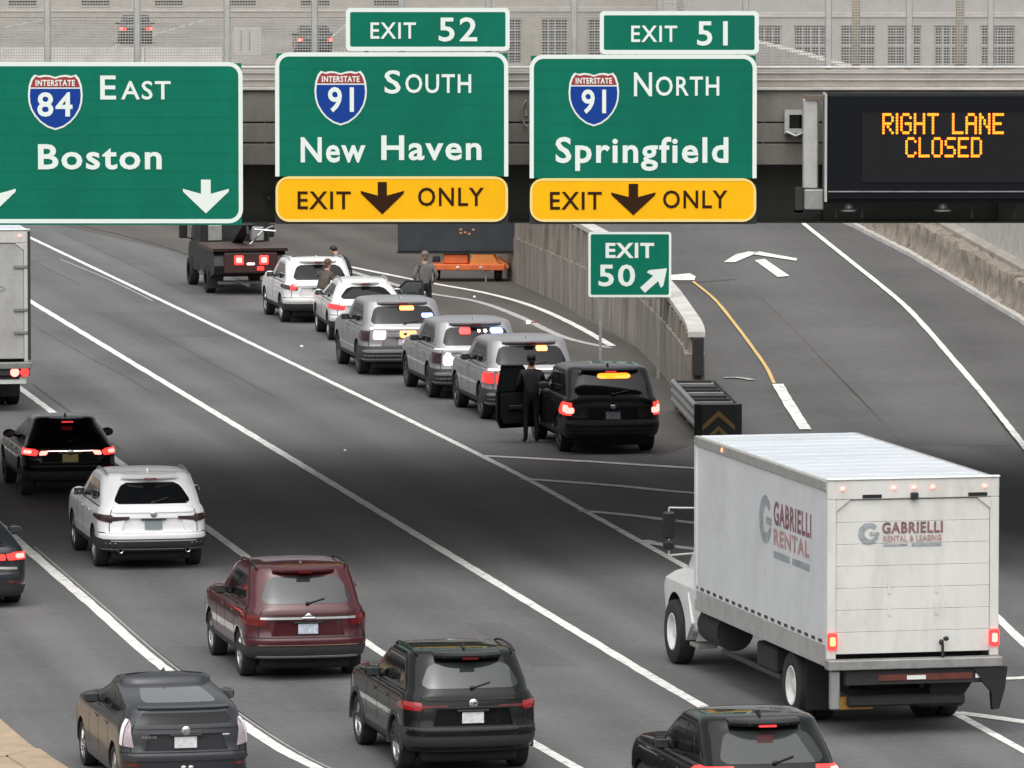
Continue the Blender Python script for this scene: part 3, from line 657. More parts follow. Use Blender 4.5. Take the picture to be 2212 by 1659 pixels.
vpart(MB().box(V(1780), V(2290), YV + .3, YV + .9, W_(442), W_(434)), 'walkway', M_black_r)
for u in (1836, 2040):
    vpart(MB().lathe([(W_(460), .0), (W_(460), .14), (W_(456), .15), (W_(453), .09), (W_(440), .06), (W_(438), .13), (W_(436), .13)], 14, 'z', (V(u), YV + .5, 0)), 'lamp_housing', M_alu)
for u in (1806, 1862, 2100, 2192): vpart(MB().box(V(u), V(u + 5), YV + .4, YV + .5, W_(474), W_(440)), 'drop_bracket', M_black_r)
for u in (1850, 2036, 2220): vpart(MB().box(V(u) - .06, V(u) + .06, YV + 1.0, YB - .001, W_(330), W_(310)), 'mount', M_galv_d)
# square box lamp on the fascia, left of the board
bl = thing('floodlight', 'square grey floodlight box on the concrete left of the message board', 'lamp', (PY(1718, 262, YB).x, YB, PY(1718, 262, YB).z))
ring_mb(MB(), [(-.19, -.2), (.19, -.2), (.19, .2), (-.19, .2)], [(-.11, -.12), (.11, -.12), (.11, .12), (-.11, .12)], -.16, .155).build('frame', M_galv, bl)
MB().box(-.11, .11, -.06, -.01, -.12, .12).build('lens', M_glass, bl)
MB().tube((-.16, -.18, -.17), (0, -.22, -.24), .02).tube((0, -.22, -.24), (.16, -.18, -.17), .02).build('guard_wire', M_galv, bl)
for u, v, lab in ((578, 428, 'small dark lamp arm between the Boston and New Haven signs'), (1136, 245, 'curved grey conduit between the New Haven and Springfield signs')):
    p = PY(u, v, YB - .05 if v < 400 else YB + .6); c = thing('conduit', lab, 'conduit', (p.x, p.y, p.z))
    if v < 400: MB().path([(.06 * math.cos(R(a)) * 1.4 + .02, 0, .22 * math.sin(R(a))) for a in range(90, 280, 20)], .018, 6).build('pipe', M_galv_d, c)
    else: MB().path([(.1, 0, .12), (-.06, -.05, .02), (.1, 0, -.14)], .03, 6).build('pipe', M_black_r, c)
    MB().box(-.03, .03, .03, .056 if v < 400 else .30, -.05, .05).build('clamp', M_galv_d, c)

# ================================================================ ROADSIDE EXIT SIGN
YE = 166.5
es = thing('exit_sign', 'small green roadside sign reading EXIT 50 with an arrow on two posts', 'sign', (PY(1360, 800, YE).x, YE, 0)); offe = -Vector(es.location)
def epart(mb, nm, m): o = mb.build(nm, m, es); o.location = offe; return o
X = lambda u: PY(u, 600, YE).x
Z = lambda v: PY(1106, v, YE).z
epart(MB().prism(rrect(X(1272), X(1449), Z(641), Z(502), .04), 'y', YE, YE + .02), 'panel', M_green)
epart(ring_mb(MB(), rrect(X(1271), X(1450), Z(642), Z(501), .06), rrect(X(1276), X(1445), Z(637), Z(506), .04), YE - .005, .006), 'border', M_white_sg)
epart(text_mb(MB(), 'EXIT', X(1308), X(1413), Z(556), Z(526), YE - .008, .03), 'lettering', M_white_sg)
epart(text_mb(MB(), '50', X(1293), X(1372), Z(617), Z(573), YE - .008, .02), 'exit_number', M_white_sg)
ca, sa = math.cos(R(42)), math.sin(R(42)); c0 = (X(1388), Z(627))
ap = [(0, -.085), (.42, -.085), (.36, -.25), (.44, -.25), (.78, 0), (.44, .25), (.36, .25), (.42, .085), (0, .085)]
q = [(c0[0] + (a * ca - b * sa) * .98, c0[1] + (a * sa + b * ca) * .98) for a, b in ap]; n = len(q)
epart(MB().add([(a, YE - .008, b) for a, b in q] + [(a, YE - .004, b) for a, b in q], [(0, 1, 7, 8), (1, 2, 3, 4), (1, 4, 7), (4, 5, 6, 7)] + [(i, (i + 1) % n, n + (i + 1) % n, n + i) for i in range(n)]), 'arrow', M_white_sg)
for u in (1297, 1422): epart(MB().box(X(u) - .035, X(u) + .035, YE + .021, YE + .09, -.05, Z(505)), 'post', M_galv_d)

# ================================================================ BEYOND THE OVERPASS
def facade(name, label, x0, x1, y, z1, m, wins, wz, ww, m_frame):
    b = thing(name, label, 'building', ((x0 + x1) / 2, y, 0)); off = -Vector(b.location)
    def part(mb, nm, mm, par=None): o = mb.build(nm, mm, par or b); o.location = off if par is None else (0, 0, 0); return o
    w = MB(); zs = [0, wz[0], wz[1], z1]; xs = [x0] + [q for c in wins for q in (c - ww / 2, c + ww / 2)] + [x1]
    w.box(x0, x1, y, y + .3, 0, wz[0]); w.box(x0, x1, y, y + .3, wz[1], z1)
    for a, c in zip(xs[0::2], xs[1::2]): w.box(a, c, y, y + .3, wz[0] + .001, wz[1] - .001)
    w.box(x0, x1, y + .3, y + 14, 0, z1 - .05)
    part(w, 'wall', m)
    fm = MB(); h = wz[1] - wz[0]
    for k in range(5): xx = -ww / 2 + .03 + (ww - .06) * k / 4; fm.box(xx - .025, xx + .025, .10, .16, 0.001, h - .001)
    for k in range(5): zz = .03 + (h - .06) * k / 4; fm.box(-ww / 2, ww / 2, .09, .165, zz - .025, zz + .025)
    fme = fm.mesh('window_frame', m_frame); pme = MB().box(-ww / 2, ww / 2, .18, .2, 0.001, h - .001).mesh('pane', mat('dusty window pane', (.10, .105, .105), .25, noise=.5, nscale=.35, coords='Generated')); sme = MB().box(-ww / 2 - .06, ww / 2 + .06, -.06, .05, -.08, 0).mesh('sill', M_conc_light)
    for c in wins:
        f = obj('window', fme, b, (c + off.x, 0, wz[0])); obj('pane', pme, f); obj('sill', sme, f)
    for z in (wz[1] + .35, wz[0] - .35): part(MB().box(x0, x1, y - .08, y - .001, z, z + .22), 'string_course', M_conc_light)
    return b
M_f1 = mat('pale grey render', (.40, .39, .37), .9, noise=.15, nscale=1.0, dirt=(.24, .23, .21), dirt_amt=.6); M_f2 = mat('beige brickwork', (.40, .37, .32), .9, noise=.2, nscale=2.0)
M_wf = mat('pale window frame', (.42, .42, .40), .6)
facade('far_building', 'pale grey building with gridded windows behind the fence at the right', 7.2, 34, 300, 11, M_f1, [8.6 + 1.95 * k for k in range(13)], (2.45, 4.15), 1.45, M_wf)
facade('far_building', 'grey building behind the fence between the two exit tabs', -3.2, 6.6, 318, 10, M_f2, [-2.2 + 2.05 * k for k in range(5)], (1.9, 3.9), 1.2, M_wf)
facade('far_building', 'beige low building far behind the fence at the left', -60, -3.6, 452, 9, M_f2, [-40 + 4.6 * k for k in range(8)], (.75, 2.0), 1.8, mat('brown window frame', (.12, .10, .08), .7))
o = MB().add([(-64, 262.2, -.02), (-3.4, 262.2, -.02), (-3.4, 450, -.02), (-64, 450, -.02)], [(0, 1, 2, 3)]).build('far_street', mat('far street asphalt', (.235, .215, .19), .9, noise=.4, nscale=.25, stretch=(1, .2, 1))); tag(o, 'grey street beyond the overpass', kind='structure')
for pa, pb, w in (((-45, 262), (-29, 450), .25), ((-30, 262), (-19, 450), .25), ((-12, 262), (-10, 450), .2)):
    ribbon(MB(), [Vector((*pa, -.02)), Vector((*pb, -.02))], w, .012).build('lane_line', M_line_old, o)
k = thing('far_barrier', 'low pale concrete barrier crossing the street behind the fence', 'barrier', (-34, 372, -.02), 0)
for i in range(9): MB().prism([(-.3, 0), (-.2, .25), (-.1, .85), (.1, .85), (.2, .25), (.3, 0)], 'x', -17 + i * 4 + .02, -13 + i * 4 - .02).build('barrier_segment', M_conc_light, k)
k = thing('utility_cabinet', 'pale upright cabinet behind the fence left of the exit 52 tab', 'cabinet', (PY(535, 120, 385).x, 385, 0))
MB().box(-.75, .75, -.5, .5, -.02, 1.45, .03).build('body', M_conc_light, k); MB().box(-.35, -.32, -.52, -.5, .2, 1.3).box(.1, .13, -.52, -.5, .2, 1.3).build('door_seam', M_trim, k)
# ================================================================ VEHICLES
# y = 0 at the rear bumper, y = L at the nose; a shell is a stack of plan outlines (z, y_rear, y_front, half width)
class Shell:
    def __init__(s, slices, rx=.26, ry=.20, bow=.07, frx=.45, fry=.45):
        s.sl = slices; s.rx, s.ry, s.bow, s.frx, s.fry = rx, ry, bow, frx, fry
    def par(s, z):
        sl = s.sl
        if z <= sl[0][0]: return sl[0][1:]
        for a, b in zip(sl[:-1], sl[1:]):
            if z <= b[0]:
                k = (z - a[0]) / max(b[0] - a[0], 1e-6); return tuple(a[i] + (b[i] - a[i]) * k for i in (1, 2, 3))
        return sl[-1][1:]
    def pos(s, t, z):
        if t > 5: t = -(10 - t)
        yr, yf, hw = s.par(z); sg = -1 if t < 0 else 1; a = abs(t)
        rx = min(s.rx, hw * .6); frx = min(s.frx, hw * .8); L = yf - yr; ry = min(s.ry, L * .2); fry = min(s.fry, L * .25)
        if a <= 2:
            xc = hw - rx
            if a <= 1: x = a * xc; e = 0
            else: w = (a - 1) * math.pi / 2; x = xc + rx * math.sin(w); e = ry * (1 - math.cos(w))
            y = yr + s.bow * (x / hw) ** 2 + e
        elif a <= 3:
            y0 = yr + s.bow + ry; y1 = yf - .10 - fry; f = a - 2; y = y0 + (y1 - y0) * f; x = hw
        else:
            xc = hw - frx
            if a <= 4: w = (4 - a) * math.pi / 2; x = xc + frx * math.sin(w); e = fry * (1 - math.cos(w))
            else: x = (5 - a) * xc; e = 0
            y = yf - .10 * (x / hw) ** 2 - e
        return Vector((sg * x, y, z))
    def nrm(s, t, z):
        e = 2e-3; d1 = s.pos(t + e, z) - s.pos(t - e, z); d2 = s.pos(t, z + e) - s.pos(t, z - e); n = d1.cross(d2)
        if n.length < 1e-9: return Vector((0, -1, 0))
        n.normalize(); yr, yf, hw = s.par(z); c = s.pos(t, z) - Vector((0, (yr + yf) / 2, z))
        return n if n.dot(c) > 0 else -n
    def mesh_mb(s, crown=.02):
        ts = [k / 5 for k in range(5)] + [1 + k / 6 for k in range(6)] + [2 + k / 16 for k in range(16)] + [3 + k / 6 for k in range(6)] + [4 + k / 4 for k in range(5)]
        full = ts + [-t for t in ts[-2:0:-1]]; n = len(full); mb = MB(); vv = []
        zs = [q[0] for q in s.sl]
        for z in zs: vv += [s.pos(t, z) for t in full]
        yr, yf, hw = s.par(zs[-1]); cy = (yr + yf) / 2
        for k, c in ((.72, .6), (.4, .9), (.1, 1.0)):
            vv += [Vector((p.x * k, cy + (p.y - cy) * k, zs[-1] + crown * c)) for p in (s.pos(t, zs[-1]) for t in full)]
        m = len(vv) // n
        fs = [(j * n + i, j * n + (i + 1) % n, (j + 1) * n + (i + 1) % n, (j + 1) * n + i) for j in range(m - 1) for i in range(n)]
        fs += [tuple(range(n - 1, -1, -1)), tuple(range((m - 1) * n, m * n))]
        return mb.add(vv, fs)
    def patch(s, q, off=.004, rnd=.25, nu=12, nv=6, mb=None, skirt=.012):
        """a skin on the shell: q = ((t,z) lower left, lower right, upper right, upper left)"""
        mb = mb or MB(); vv = []; dn = []
        for j in range(nv + 1):
            v = j / nv; e = abs(2 * v - 1); k = 1.0
            if rnd > 0 and e > 1 - rnd * 2: w = (e - (1 - rnd * 2)) / (rnd * 2); k = 1 - rnd * .5 * (1 - math.sqrt(max(0, 1 - w * w)))
            la = (q[0][0] + (q[3][0] - q[0][0]) * v, q[0][1] + (q[3][1] - q[0][1]) * v); ra = (q[1][0] + (q[2][0] - q[1][0]) * v, q[1][1] + (q[2][1] - q[1][1]) * v)
            for i in range(nu + 1):
                u = .5 + (i / nu - .5) * k; t = la[0] + (ra[0] - la[0]) * u; z = la[1] + (ra[1] - la[1]) * u
                p = s.pos(t, z); n_ = s.nrm(t, z); vv.append(p + n_ * off); dn.append(p + n_ * (off - skirt))
        w = nu + 1; N = len(vv); fs = [(j * w + i, j * w + i + 1, (j + 1) * w + i + 1, (j + 1) * w + i) for j in range(nv) for i in range(nu)]
        bd = [i for i in range(w)] + [j * w + nu for j in range(1, nv + 1)] + [nv * w + i for i in range(nu - 1, -1, -1)] + [j * w for j in range(nv - 1, 0, -1)]
        fs += [(bd[i], bd[(i + 1) % len(bd)], N + bd[(i + 1) % len(bd)], N + bd[i]) for i in range(len(bd))]
        used = sorted(set(bd)); mp = {}; vv2 = list(vv)
        for i in used: mp[i] = len(vv2); vv2.append(dn[i])
        fs = [tuple(mp[x - N] if x >= N else x for x in f) for f in fs]
        return mb.add(vv2, fs)
    def strip(s, a, b, w, off=.003, mb=None, n=8):
        """a thin line on the shell from (t,z) a to b"""
        mb = mb or MB(); vv = []
        for i in range(n + 1):
            k = i / n; t = a[0] + (b[0] - a[0]) * k; z = a[1] + (b[1] - a[1]) * k; p = s.pos(t, z); n_ = s.nrm(t, z)
            d = s.pos(t + (b[0] - a[0]) * .01, z + (b[1] - a[1]) * .01) - p; sd = n_.cross(d).normalized() * w / 2
            vv += [p + n_ * off + sd, p + n_ * off - sd, p - n_ * .006 - sd, p - n_ * .006 + sd]
        for i in range(n):
            for c in range(4): mb.add([], [])
        o = len(mb.v); mb.add(vv, [(4 * i + c, 4 * i + (c + 1) % 4, 4 * i + 4 + (c + 1) % 4, 4 * i + 4 + c) for i in range(n) for c in range(4)])
        return mb

def boolean_cut(me, cutter):
    a = bpy.data.objects.new('a', me); b = bpy.data.objects.new('b', cutter); COL.objects.link(a); COL.objects.link(b)
    md = a.modifiers.new('b', 'BOOLEAN'); md.operation = 'DIFFERENCE'; md.object = b; md.solver = 'EXACT'
    dg = bpy.context.evaluated_depsgraph_get(); out = bpy.data.meshes.new_from_object(a.evaluated_get(dg))
    bpy.data.objects.remove(a); bpy.data.objects.remove(b); bpy.data.meshes.remove(cutter); out.name = 'body'
    return out

_wm = {}
def wheel_meshes(r, w, dark=False, kind='alloy'):
    k = (round(r, 3), round(w, 3), dark, kind)
    if k in _wm: return _wm[k]
    ri = r * .68 if kind == 'alloy' else r * .58
    ty = MB().lathe([(-w * .42, ri), (-w * .5, ri + .02), (-w * .5, r * .93), (-w * .42, r * .985), (-w * .2, r), (w * .2, r), (w * .42, r * .985), (w * .5, r * .93), (w * .5, ri + .02), (w * .42, ri)], 32)
    tm = ty.mesh('tyre', M_tyre, 40)
    rm = MB()
    if kind == 'alloy':
        rm.lathe([(-w * .44, ri + .004), (-w * .46, ri - .012), (-w * .30, ri - .03), (-w * .1, ri - .035), (w * .44, ri + .004)], 28)
        for i in range(5):
            a = 2 * math.pi * i / 5
            for da in (-.16, .16):
                c, sn = math.cos(a + da), math.sin(a + da); c2, s2 = math.cos(a + da * .4), math.sin(a + da * .4)
                p = Vector((-w * .36, c * (ri - .02), sn * (ri - .02))); q_ = Vector((-w * .40, c2 * .05, s2 * .05)); rm.tube(q_, p, .026, 5, .020)
        rm.lathe([(-w * .44, 0), (-w * .44, .05), (-w * .36, .07), (-w * .3, .05)], 12); rm.mi = 1
        rm.lathe([(-w * .18, 0.0), (-w * .18, ri - .03)], 20)
    else:
        rm.lathe([(-w * .46, ri + .004), (-w * .5, ri - .01), (-w * .42, ri - .05), (-w * .10, ri * .62), (-w * .06, ri * .42), (-w * .34, ri * .36), (-w * .36, 0)], 28)
        for i in range(8):
            a = 2 * math.pi * i / 8; rm.tube((-w * .12, math.cos(a) * ri * .52, math.sin(a) * ri * .52), (-w * .18, math.cos(a) * ri * .52, math.sin(a) * ri * .52), .02, 6)
    rmm = rm.mesh('rim', [M_rim_d if dark else (mat('white steel wheel', (.70, .70, .69), .5, dirt=(.3, .28, .25), dirt_amt=.5) if kind == 'white' else M_rim), M_well], 35)
    _wm[k] = (tm, rmm); return _wm[k]
def wheel(parent, x, y, r, w, off, dark=False, kind='alloy', rim=True):
    tm, rm = wheel_meshes(r, w, dark, kind)
    o = obj('wheel', None, parent, (x, y + off, r)); o.rotation_euler = (random.random() * 6, 0, 0) if x < 0 else (random.random() * 6, 0, math.pi); o.empty_display_size = .1
    obj('tyre', tm, o)
    if rim: obj('rim', rm, o)
    return o

def car_slices(L, W, Hh, gnd, belt, rake, tail, hood, ws, tum, tg=0.0, bump=.58, deck=None):
    hw = W / 2; cab = L - hood; r = []
    r += [(gnd, .17, L - .2, hw - .09), (gnd + .05, .07, L - .08, hw - .035), (gnd + .16, .012, L - .02, hw - .008), (bump - .03, 0, L, hw), (bump, .006, L, hw), (bump + .045, .04 + tg, L - .015, hw)]
    r += [(bump + .16, .055 + tg, L - .04, hw + .004), (belt - .14, .05 + tail * .5, L - .10, hw - .003), (belt - .05, .06 + tail, L - .18, hw - .022), (belt, .075 + tail, L - .34, hw - .045)]
    zt = Hh - .13; y0 = .10 + tail; c0 = hw - .075
    r += [(belt + .035, y0, cab, c0)]
    for k in ((.25, .5, .75, 1.0) if not deck else (.15, .3, .36, .5, .75, 1.0)):
        if deck:
            z = belt + .035 + (zt - belt - .035) * k; yk = y0 + .06 * min(1, (z - belt) / (deck - belt)) + (0 if z <= deck else (rake - y0 - .06) * ((z - deck) / (zt - deck)) ** 1.05)
            r.append((z, yk, cab - ws * k ** .95, c0 - (tum - .075) * (k ** 1.25))); continue
        r.append((belt + .035 + (zt - belt - .035) * k, y0 + (rake - y0) * (k ** 1.12), cab - ws * k ** .95, c0 - (tum - .075) * (k ** 1.25)))
    yr, yf, h2 = r[-1][1:]
    r += [(Hh - .075, yr + .025, yf - .14, h2 - .018), (Hh - .035, yr + .08, yf - .32, h2 - .06), (Hh - .012, yr + .20, yf - .55, h2 - .14)]
    return r

def car(name, label, cat, px, head, L=4.6, W=1.85, Hh=1.66, wb=2.69, roh=.95, gnd=.33, belt=1.04, rake=.55, tail=.0, hood=1.25, ws=.85, tum=.15, wr=.36, ww=.23,
        pm=None, rims=False, anchor='RL', group=None, rails=True, clad=False, glass=M_glass, deck=None, tails='none', tailq=None, plate=M_plate, plate_z=None, spoiler=.16, wiper=True, fin=True, rear_q=None,
        chrome_bar=None, exhaust=0, bumper_h=.19, side='suv', extras=None, tailmat=None, doors=None, roofglass=False, bump=.64, loc=None, tg=.0, sill=True, rxr=.36):
    sl = car_slices(L, W, Hh, gnd, belt, rake, tail, hood, ws, tum, tg, bump, deck); sh_ = Shell(sl, rx=rxr, ry=rxr * .8, bow=.085); hw = W / 2; h = R(head)
    fwd = Vector((-math.sin(h), math.cos(h), 0)); rgt = Vector((math.cos(h), math.sin(h), 0))
    if loc is None:
        p = P(*px); a = {'RL': (-(hw - .03), roh), 'FL': (-(hw - .03), roh + wb), 'RR': (hw - .03, roh)}[anchor]
        c = p - rgt * a[0] - fwd * (a[1] - L / 2)
    else: c = Vector(loc)
    root = thing(name, label, cat, c, h, group); O = -L / 2
    def part(mb, nm, m, par=None, smooth=40):
        o = mb.build(nm, m, par or root, smooth); o.location = (0, O, 0) if par is None else (0, 0, 0); return o
    pm = pm or P_white
    # body with real wheel arches
    body = sh_.mesh_mb().mesh('body', [pm, M_well]); cut = MB(); cut.mi = 1
    for y in (roh, roh + wb):
        for sg in (-1, 1): cut.tube((sg * (hw - .34), y, wr), (sg * (hw + .3), y, wr), wr + .055, 28)
    pz = plate_z or bump + .17; yrec = max(sh_.pos(0, pz - .1).y, sh_.pos(0, pz + .1).y, sh_.pos(0, bump + .05).y) + .05
    cut.mi = 0; cut.prism([(-.56, bump + .055), (.56, bump + .055), (.50, pz + .12), (-.50, pz + .12)], 'y', -.4, yrec)
    body = boolean_cut(body, cut.mesh('c', [pm, M_well])); smooth_by(body, 32)
    ob = obj('body', body, root, (0, O, 0))
    part(MB().box(-hw + .26, hw - .26, .28, L - .3, .17, gnd + .03, .04), 'underbody', M_well, smooth=0)
    for y in (roh, roh + wb):
        for sg in (-1, 1): wheel(root, sg * (hw - ww / 2 - .02), y, wr, ww, O, rims)
    # glass
    zt = Hh - .17; zb = belt + .055
    rq = rear_q or ((-1.40, zb + .03), (1.40, zb + .03), (1.20, zt), (-1.20, zt))
    rw = part(sh_.patch(rq, .004, .28, 16, 8), 'rear_window', glass)
    part(sh_.patch(((3.45, zb), (6.55, zb), (6.45, zt), (3.55, zt)), .004, .15, 20, 6), 'windshield', glass)
    sw = {'suv': ((2.04, 2.19, 2.06, 2.18), (2.215, 2.475, 2.205, 2.465), (2.50, 2.86, 2.49, 2.83)), 'hatch': ((2.00, 2.13, 2.02, 2.12), (2.155, 2.45, 2.145, 2.44), (2.475, 2.88, 2.465, 2.85)), 'two': ((2.10, 2.44, 2.12, 2.43), (2.47, 2.88, 2.46, 2.85))}[side]
    for sg in (-1, 1):
        for k, (a, b, a2, b2) in enumerate(sw):
            part(sh_.patch(((sg * a, zb + (.12 if k == 0 and len(sw) > 2 else .03)), (sg * b, zb + (.04 if k == 0 and len(sw) > 2 else 0)), (sg * b2, zt + .01), (sg * a2, zt - (.02 if k == 0 else -.01))), .004, .30 if k == 0 else .18, 6, 5), 'side_window', M_glass)
        part(sh_.strip((sg * 2.0, belt + .012), (sg * 2.9, belt + .012), .025), 'belt_trim', M_trim if pm is not None else M_chrome)
        for t in (2.255, 2.487, 2.70): part(sh_.strip((sg * t, gnd + .22), (sg * t, belt - .02), .016, .0015), 'door_seam', M_well)
        for t in (2.28, 2.52):
            p = sh_.pos(sg * t, belt - .13); part(MB().box(p.x - .015, p.x + .015, p.y, p.y + .2, p.z - .015, p.z + .018, .006), 'door_handle', pm)
        p = sh_.pos(sg * 2.80, belt + .07); x = p.x; y = p.y - .12
        mir = part(MB().ball((x + sg * .15, y, p.z + .05), .125, .09, .085, 12, 8), 'mirror', pm if pm.name not in ('x',) else M_black)
        part(MB().tube((x - sg * .03, y + .02, p.z - .02), (x + sg * .08, y, p.z + .02), .03, 6), 'mirror_arm', M_black)
        part(MB().box(min(x + sg * .06, x + sg * .245), max(x + sg * .06, x + sg * .245), y - .088, y - .07, p.z - .005, p.z + .11, .01), 'mirror_glass', M_glass_l, mir, 0)
        if sill: part(sh_.patch(((sg * 2.05, gnd + .01), (sg * 2.98, gnd + .01), (sg * 2.98, gnd + .13), (sg * 2.05, gnd + .13)), .006, .0, 8, 3), 'sill', M_trim)
        if clad:
            for y in (roh, roh + wb):
                mb = MB(); vv = []
                for i in range(17):
                    a = R(-12 + 204 * i / 16)
                    for rr, xx in ((wr + .05, hw + .012), (wr + .12, hw + .012), (wr + .12, hw - .03), (wr + .05, hw - .03)): vv.append((sg * xx, y + rr * math.cos(a), max(gnd, wr + rr * math.sin(a))))
                mb.add(vv, [(4 * i + c, 4 * i + (c + 1) % 4, 4 * i + 4 + (c + 1) % 4, 4 * i + 4 + c) for i in range(16) for c in range(4)]); part(mb, 'arch_trim', M_trim)
        if rails:
            z0 = Hh - .01; yr_, yf_, h_ = sh_.par(Hh - .035); xx = sg * (h_ - .02)
            part(MB().path([(xx, yr_ + .10, z0 - .035), (xx, yr_ + .32, z0 + .012), (xx, (yr_ + yf_) / 2, z0 + .030), (xx, yf_ - .45, z0 + .012), (xx, yf_ - .25, z0 - .035)], .016, 6), 'roof_rail', M_black if pm.name.startswith(('black', 'maroon', 'dark')) else M_galv)
    # rear details
    part(sh_.patch(((-2.15, gnd + .005), (2.15, gnd + .005), (2.15, gnd + bumper_h), (-2.15, gnd + bumper_h)), .007, .0, 24, 4), 'bumper', M_trim)
    part(sh_.strip((-1.95, bump + .03), (1.95, bump + .03), .018, .0015, n=24), 'tailgate_seam', M_well)
    for sg in (-1, 1): part(sh_.strip((sg * 1.34, bump + .04), (sg * 1.30, belt + .02), .016, .0015), 'tailgate_seam', M_well)
    for sg in (-1, 1):
        p = sh_.pos(sg * 1.35, gnd + .26); part(sh_.patch(((sg * 1.05, gnd + .245), (sg * 1.55, gnd + .245), (sg * 1.55, gnd + .275), (sg * 1.05, gnd + .275)), .005, .0, 4, 1), 'reflector', M_lens)
    if spoiler:
        mb = MB(); vv = []
        for i in range(13):
            t = -1.18 + 2.36 * i / 12; p = sh_.pos(t, Hh - .045); e = spoiler * (1 - .35 * abs(t / 1.18) ** 3)
            vv += [(p.x, p.y + .06, Hh - .022), (p.x, p.y - e * .6, Hh - .035), (p.x, p.y - e, Hh - .065), (p.x, p.y - e * .95, Hh - .10), (p.x, p.y + .02, Hh - .115)]
        mb.add(vv, [(5 * i + c, 5 * i + (c + 1) % 5, 5 * i + 5 + (c + 1) % 5, 5 * i + 5 + c) for i in range(12) for c in range(5)] + [tuple(range(5)), tuple(range(60, 65))]); sp = part(mb, 'spoiler', pm)
        p = sh_.pos(0, Hh - .10); part(MB().box(-.11, .11, p.y - spoiler * .9 - .012, p.y - spoiler * .5, Hh - .108, Hh - .085), 'high_brake_lamp', E_reddim if tails in ('brake',) else M_lens, sp, 0)
    if wiper:
        a = sh_.pos(.0, zb + .03) + sh_.nrm(0, zb + .03) * .02; b = sh_.pos(.55, zb + .10) + sh_.nrm(.5, zb + .1) * .02
        part(MB().tube(a, b, .012, 5).ball(a, .035, .025, .03, 8, 5), 'wiper', M_black)
    if fin:
        yr_, yf_, h_ = sh_.par(Hh - .012); part(MB().add([(-.02, yr_ + .02, Hh), (.02, yr_ + .02, Hh), (.012, yr_ + .26, Hh), (-.012, yr_ + .26, Hh), (0, yr_ + .05, Hh + .07)], [(0, 1, 4), (1, 2, 4), (2, 3, 4), (3, 0, 4), (0, 3, 2, 1)]), 'antenna_fin', pm, None, 0)
    py = yrec - .014
    part(MB().box(-.22, .22, yrec - .05, yrec - .001, pz + .085, pz + .115, .008), 'plate_lamp_strip', M_trim, None, 0)
    part(sh_.patch(((-1.28, belt - .075), (1.28, belt - .075), (1.24, belt - .02), (-1.24, belt - .02)), .022, .2, 20, 3, skirt=.04), 'tailgate_lip', pm)
    part(sh_.patch(((-1.75, bump - .075), (1.75, bump - .075), (1.72, bump - .01), (-1.72, bump - .01)), .020, .2, 24, 3, skirt=.04), 'bumper_lip', pm)
    pl = part(MB().box(-.153, .153, py - .012, py + .004, pz - .078, pz + .078, .004), 'licence_plate', plate, None, 0)
    ez = min(pz + .20, belt - .10); p = sh_.pos(0, ez)
    if ez < belt: part(MB().lathe([(p.y - .022, 0), (p.y - .022, .040), (p.y - .012, .062), (p.y + .01, .062)], 14, 'y', (0, 0, p.z)), 'badge', M_chrome)
    if roofglass:
        yr_, yf_, h_ = sh_.par(Hh - .012); part(MB().box(-h_ + .1, h_ - .1, yr_ + .5, yf_ - .25, Hh - .005, Hh + .014, .012), 'sunroof', M_glass, None, 0)
    for k in range(exhaust):
        x = hw * .62 * (-1 if k == 0 else 1); part(MB().lathe([(.16, .035), (-.015, .038), (-.02, .045), (.15, .045)], 14, 'y', (x, .03, gnd + .04)), 'exhaust', M_chrome)
    # tail lamps: outline patches on the rear corners, mirrored
    tq = tailq or ((1.02, .80), (2.10, .84), (2.06, .98), (1.02, .95))
    lm = {'none': M_lens, 'clear': M_lens_w, 'smoke': M_lens_dk, 'tail': E_reddim, 'brake': E_red}[tails] if tailmat is None else tailmat
    for sg in (-1, 1):
        q = tuple((sg * t, z) for t, z in tq); tl = part(sh_.patch(q, .012, .15, 8, 4), 'tail_lamp', lm)
        if tails == 'brake':
            c = (sum(t for t, z in tq) / 4 * sg, sum(z for t, z in tq) / 4); dt = .20 * sg; dz = (tq[3][1] - tq[0][1]) * .28
            part(sh_.patch(((c[0] - dt, c[1] - dz), (c[0] + dt, c[1] - dz), (c[0] + dt, c[1] + dz), (c[0] - dt, c[1] + dz)), .018, .5, 6, 5), 'bulb', E_redhot, tl)
    if chrome_bar:
        z, t, w, m = chrome_bar; part(sh_.patch(((-t, z - w / 2), (t, z - w / 2), (t, z + w / 2), (-t, z + w / 2)), .016, .0, 20, 2), 'trim_bar', m)
    if extras: extras(sh_, part, root)
    return root, sh_, part

P_white = paint('white paint', (.74, .74, .73), 0.0, .3, .6); P_black = paint('black paint', (.006, .0064, .007), .0, .35, .8, 1.30, .08); P_maroon = paint('maroon paint', (.062, .005, .010), .1, .3, .8, 1.4)
P_grey = paint('dark grey paint', (.044, .047, .053), .25, .30, .5, 1.4, .25); P_silver = paint('silver paint', (.31, .31, .32), .35, .38, .5); P_black2 = paint('black green paint', (.007, .0085, .008), .0, .35, .9, 1.32, .08)
P_pearl = paint('pearl white paint', (.86, .86, .87), .0, .28, .6); P_dkblue = paint('dark slate paint', (.025, .029, .034), .2, .3, .8, 1.4)

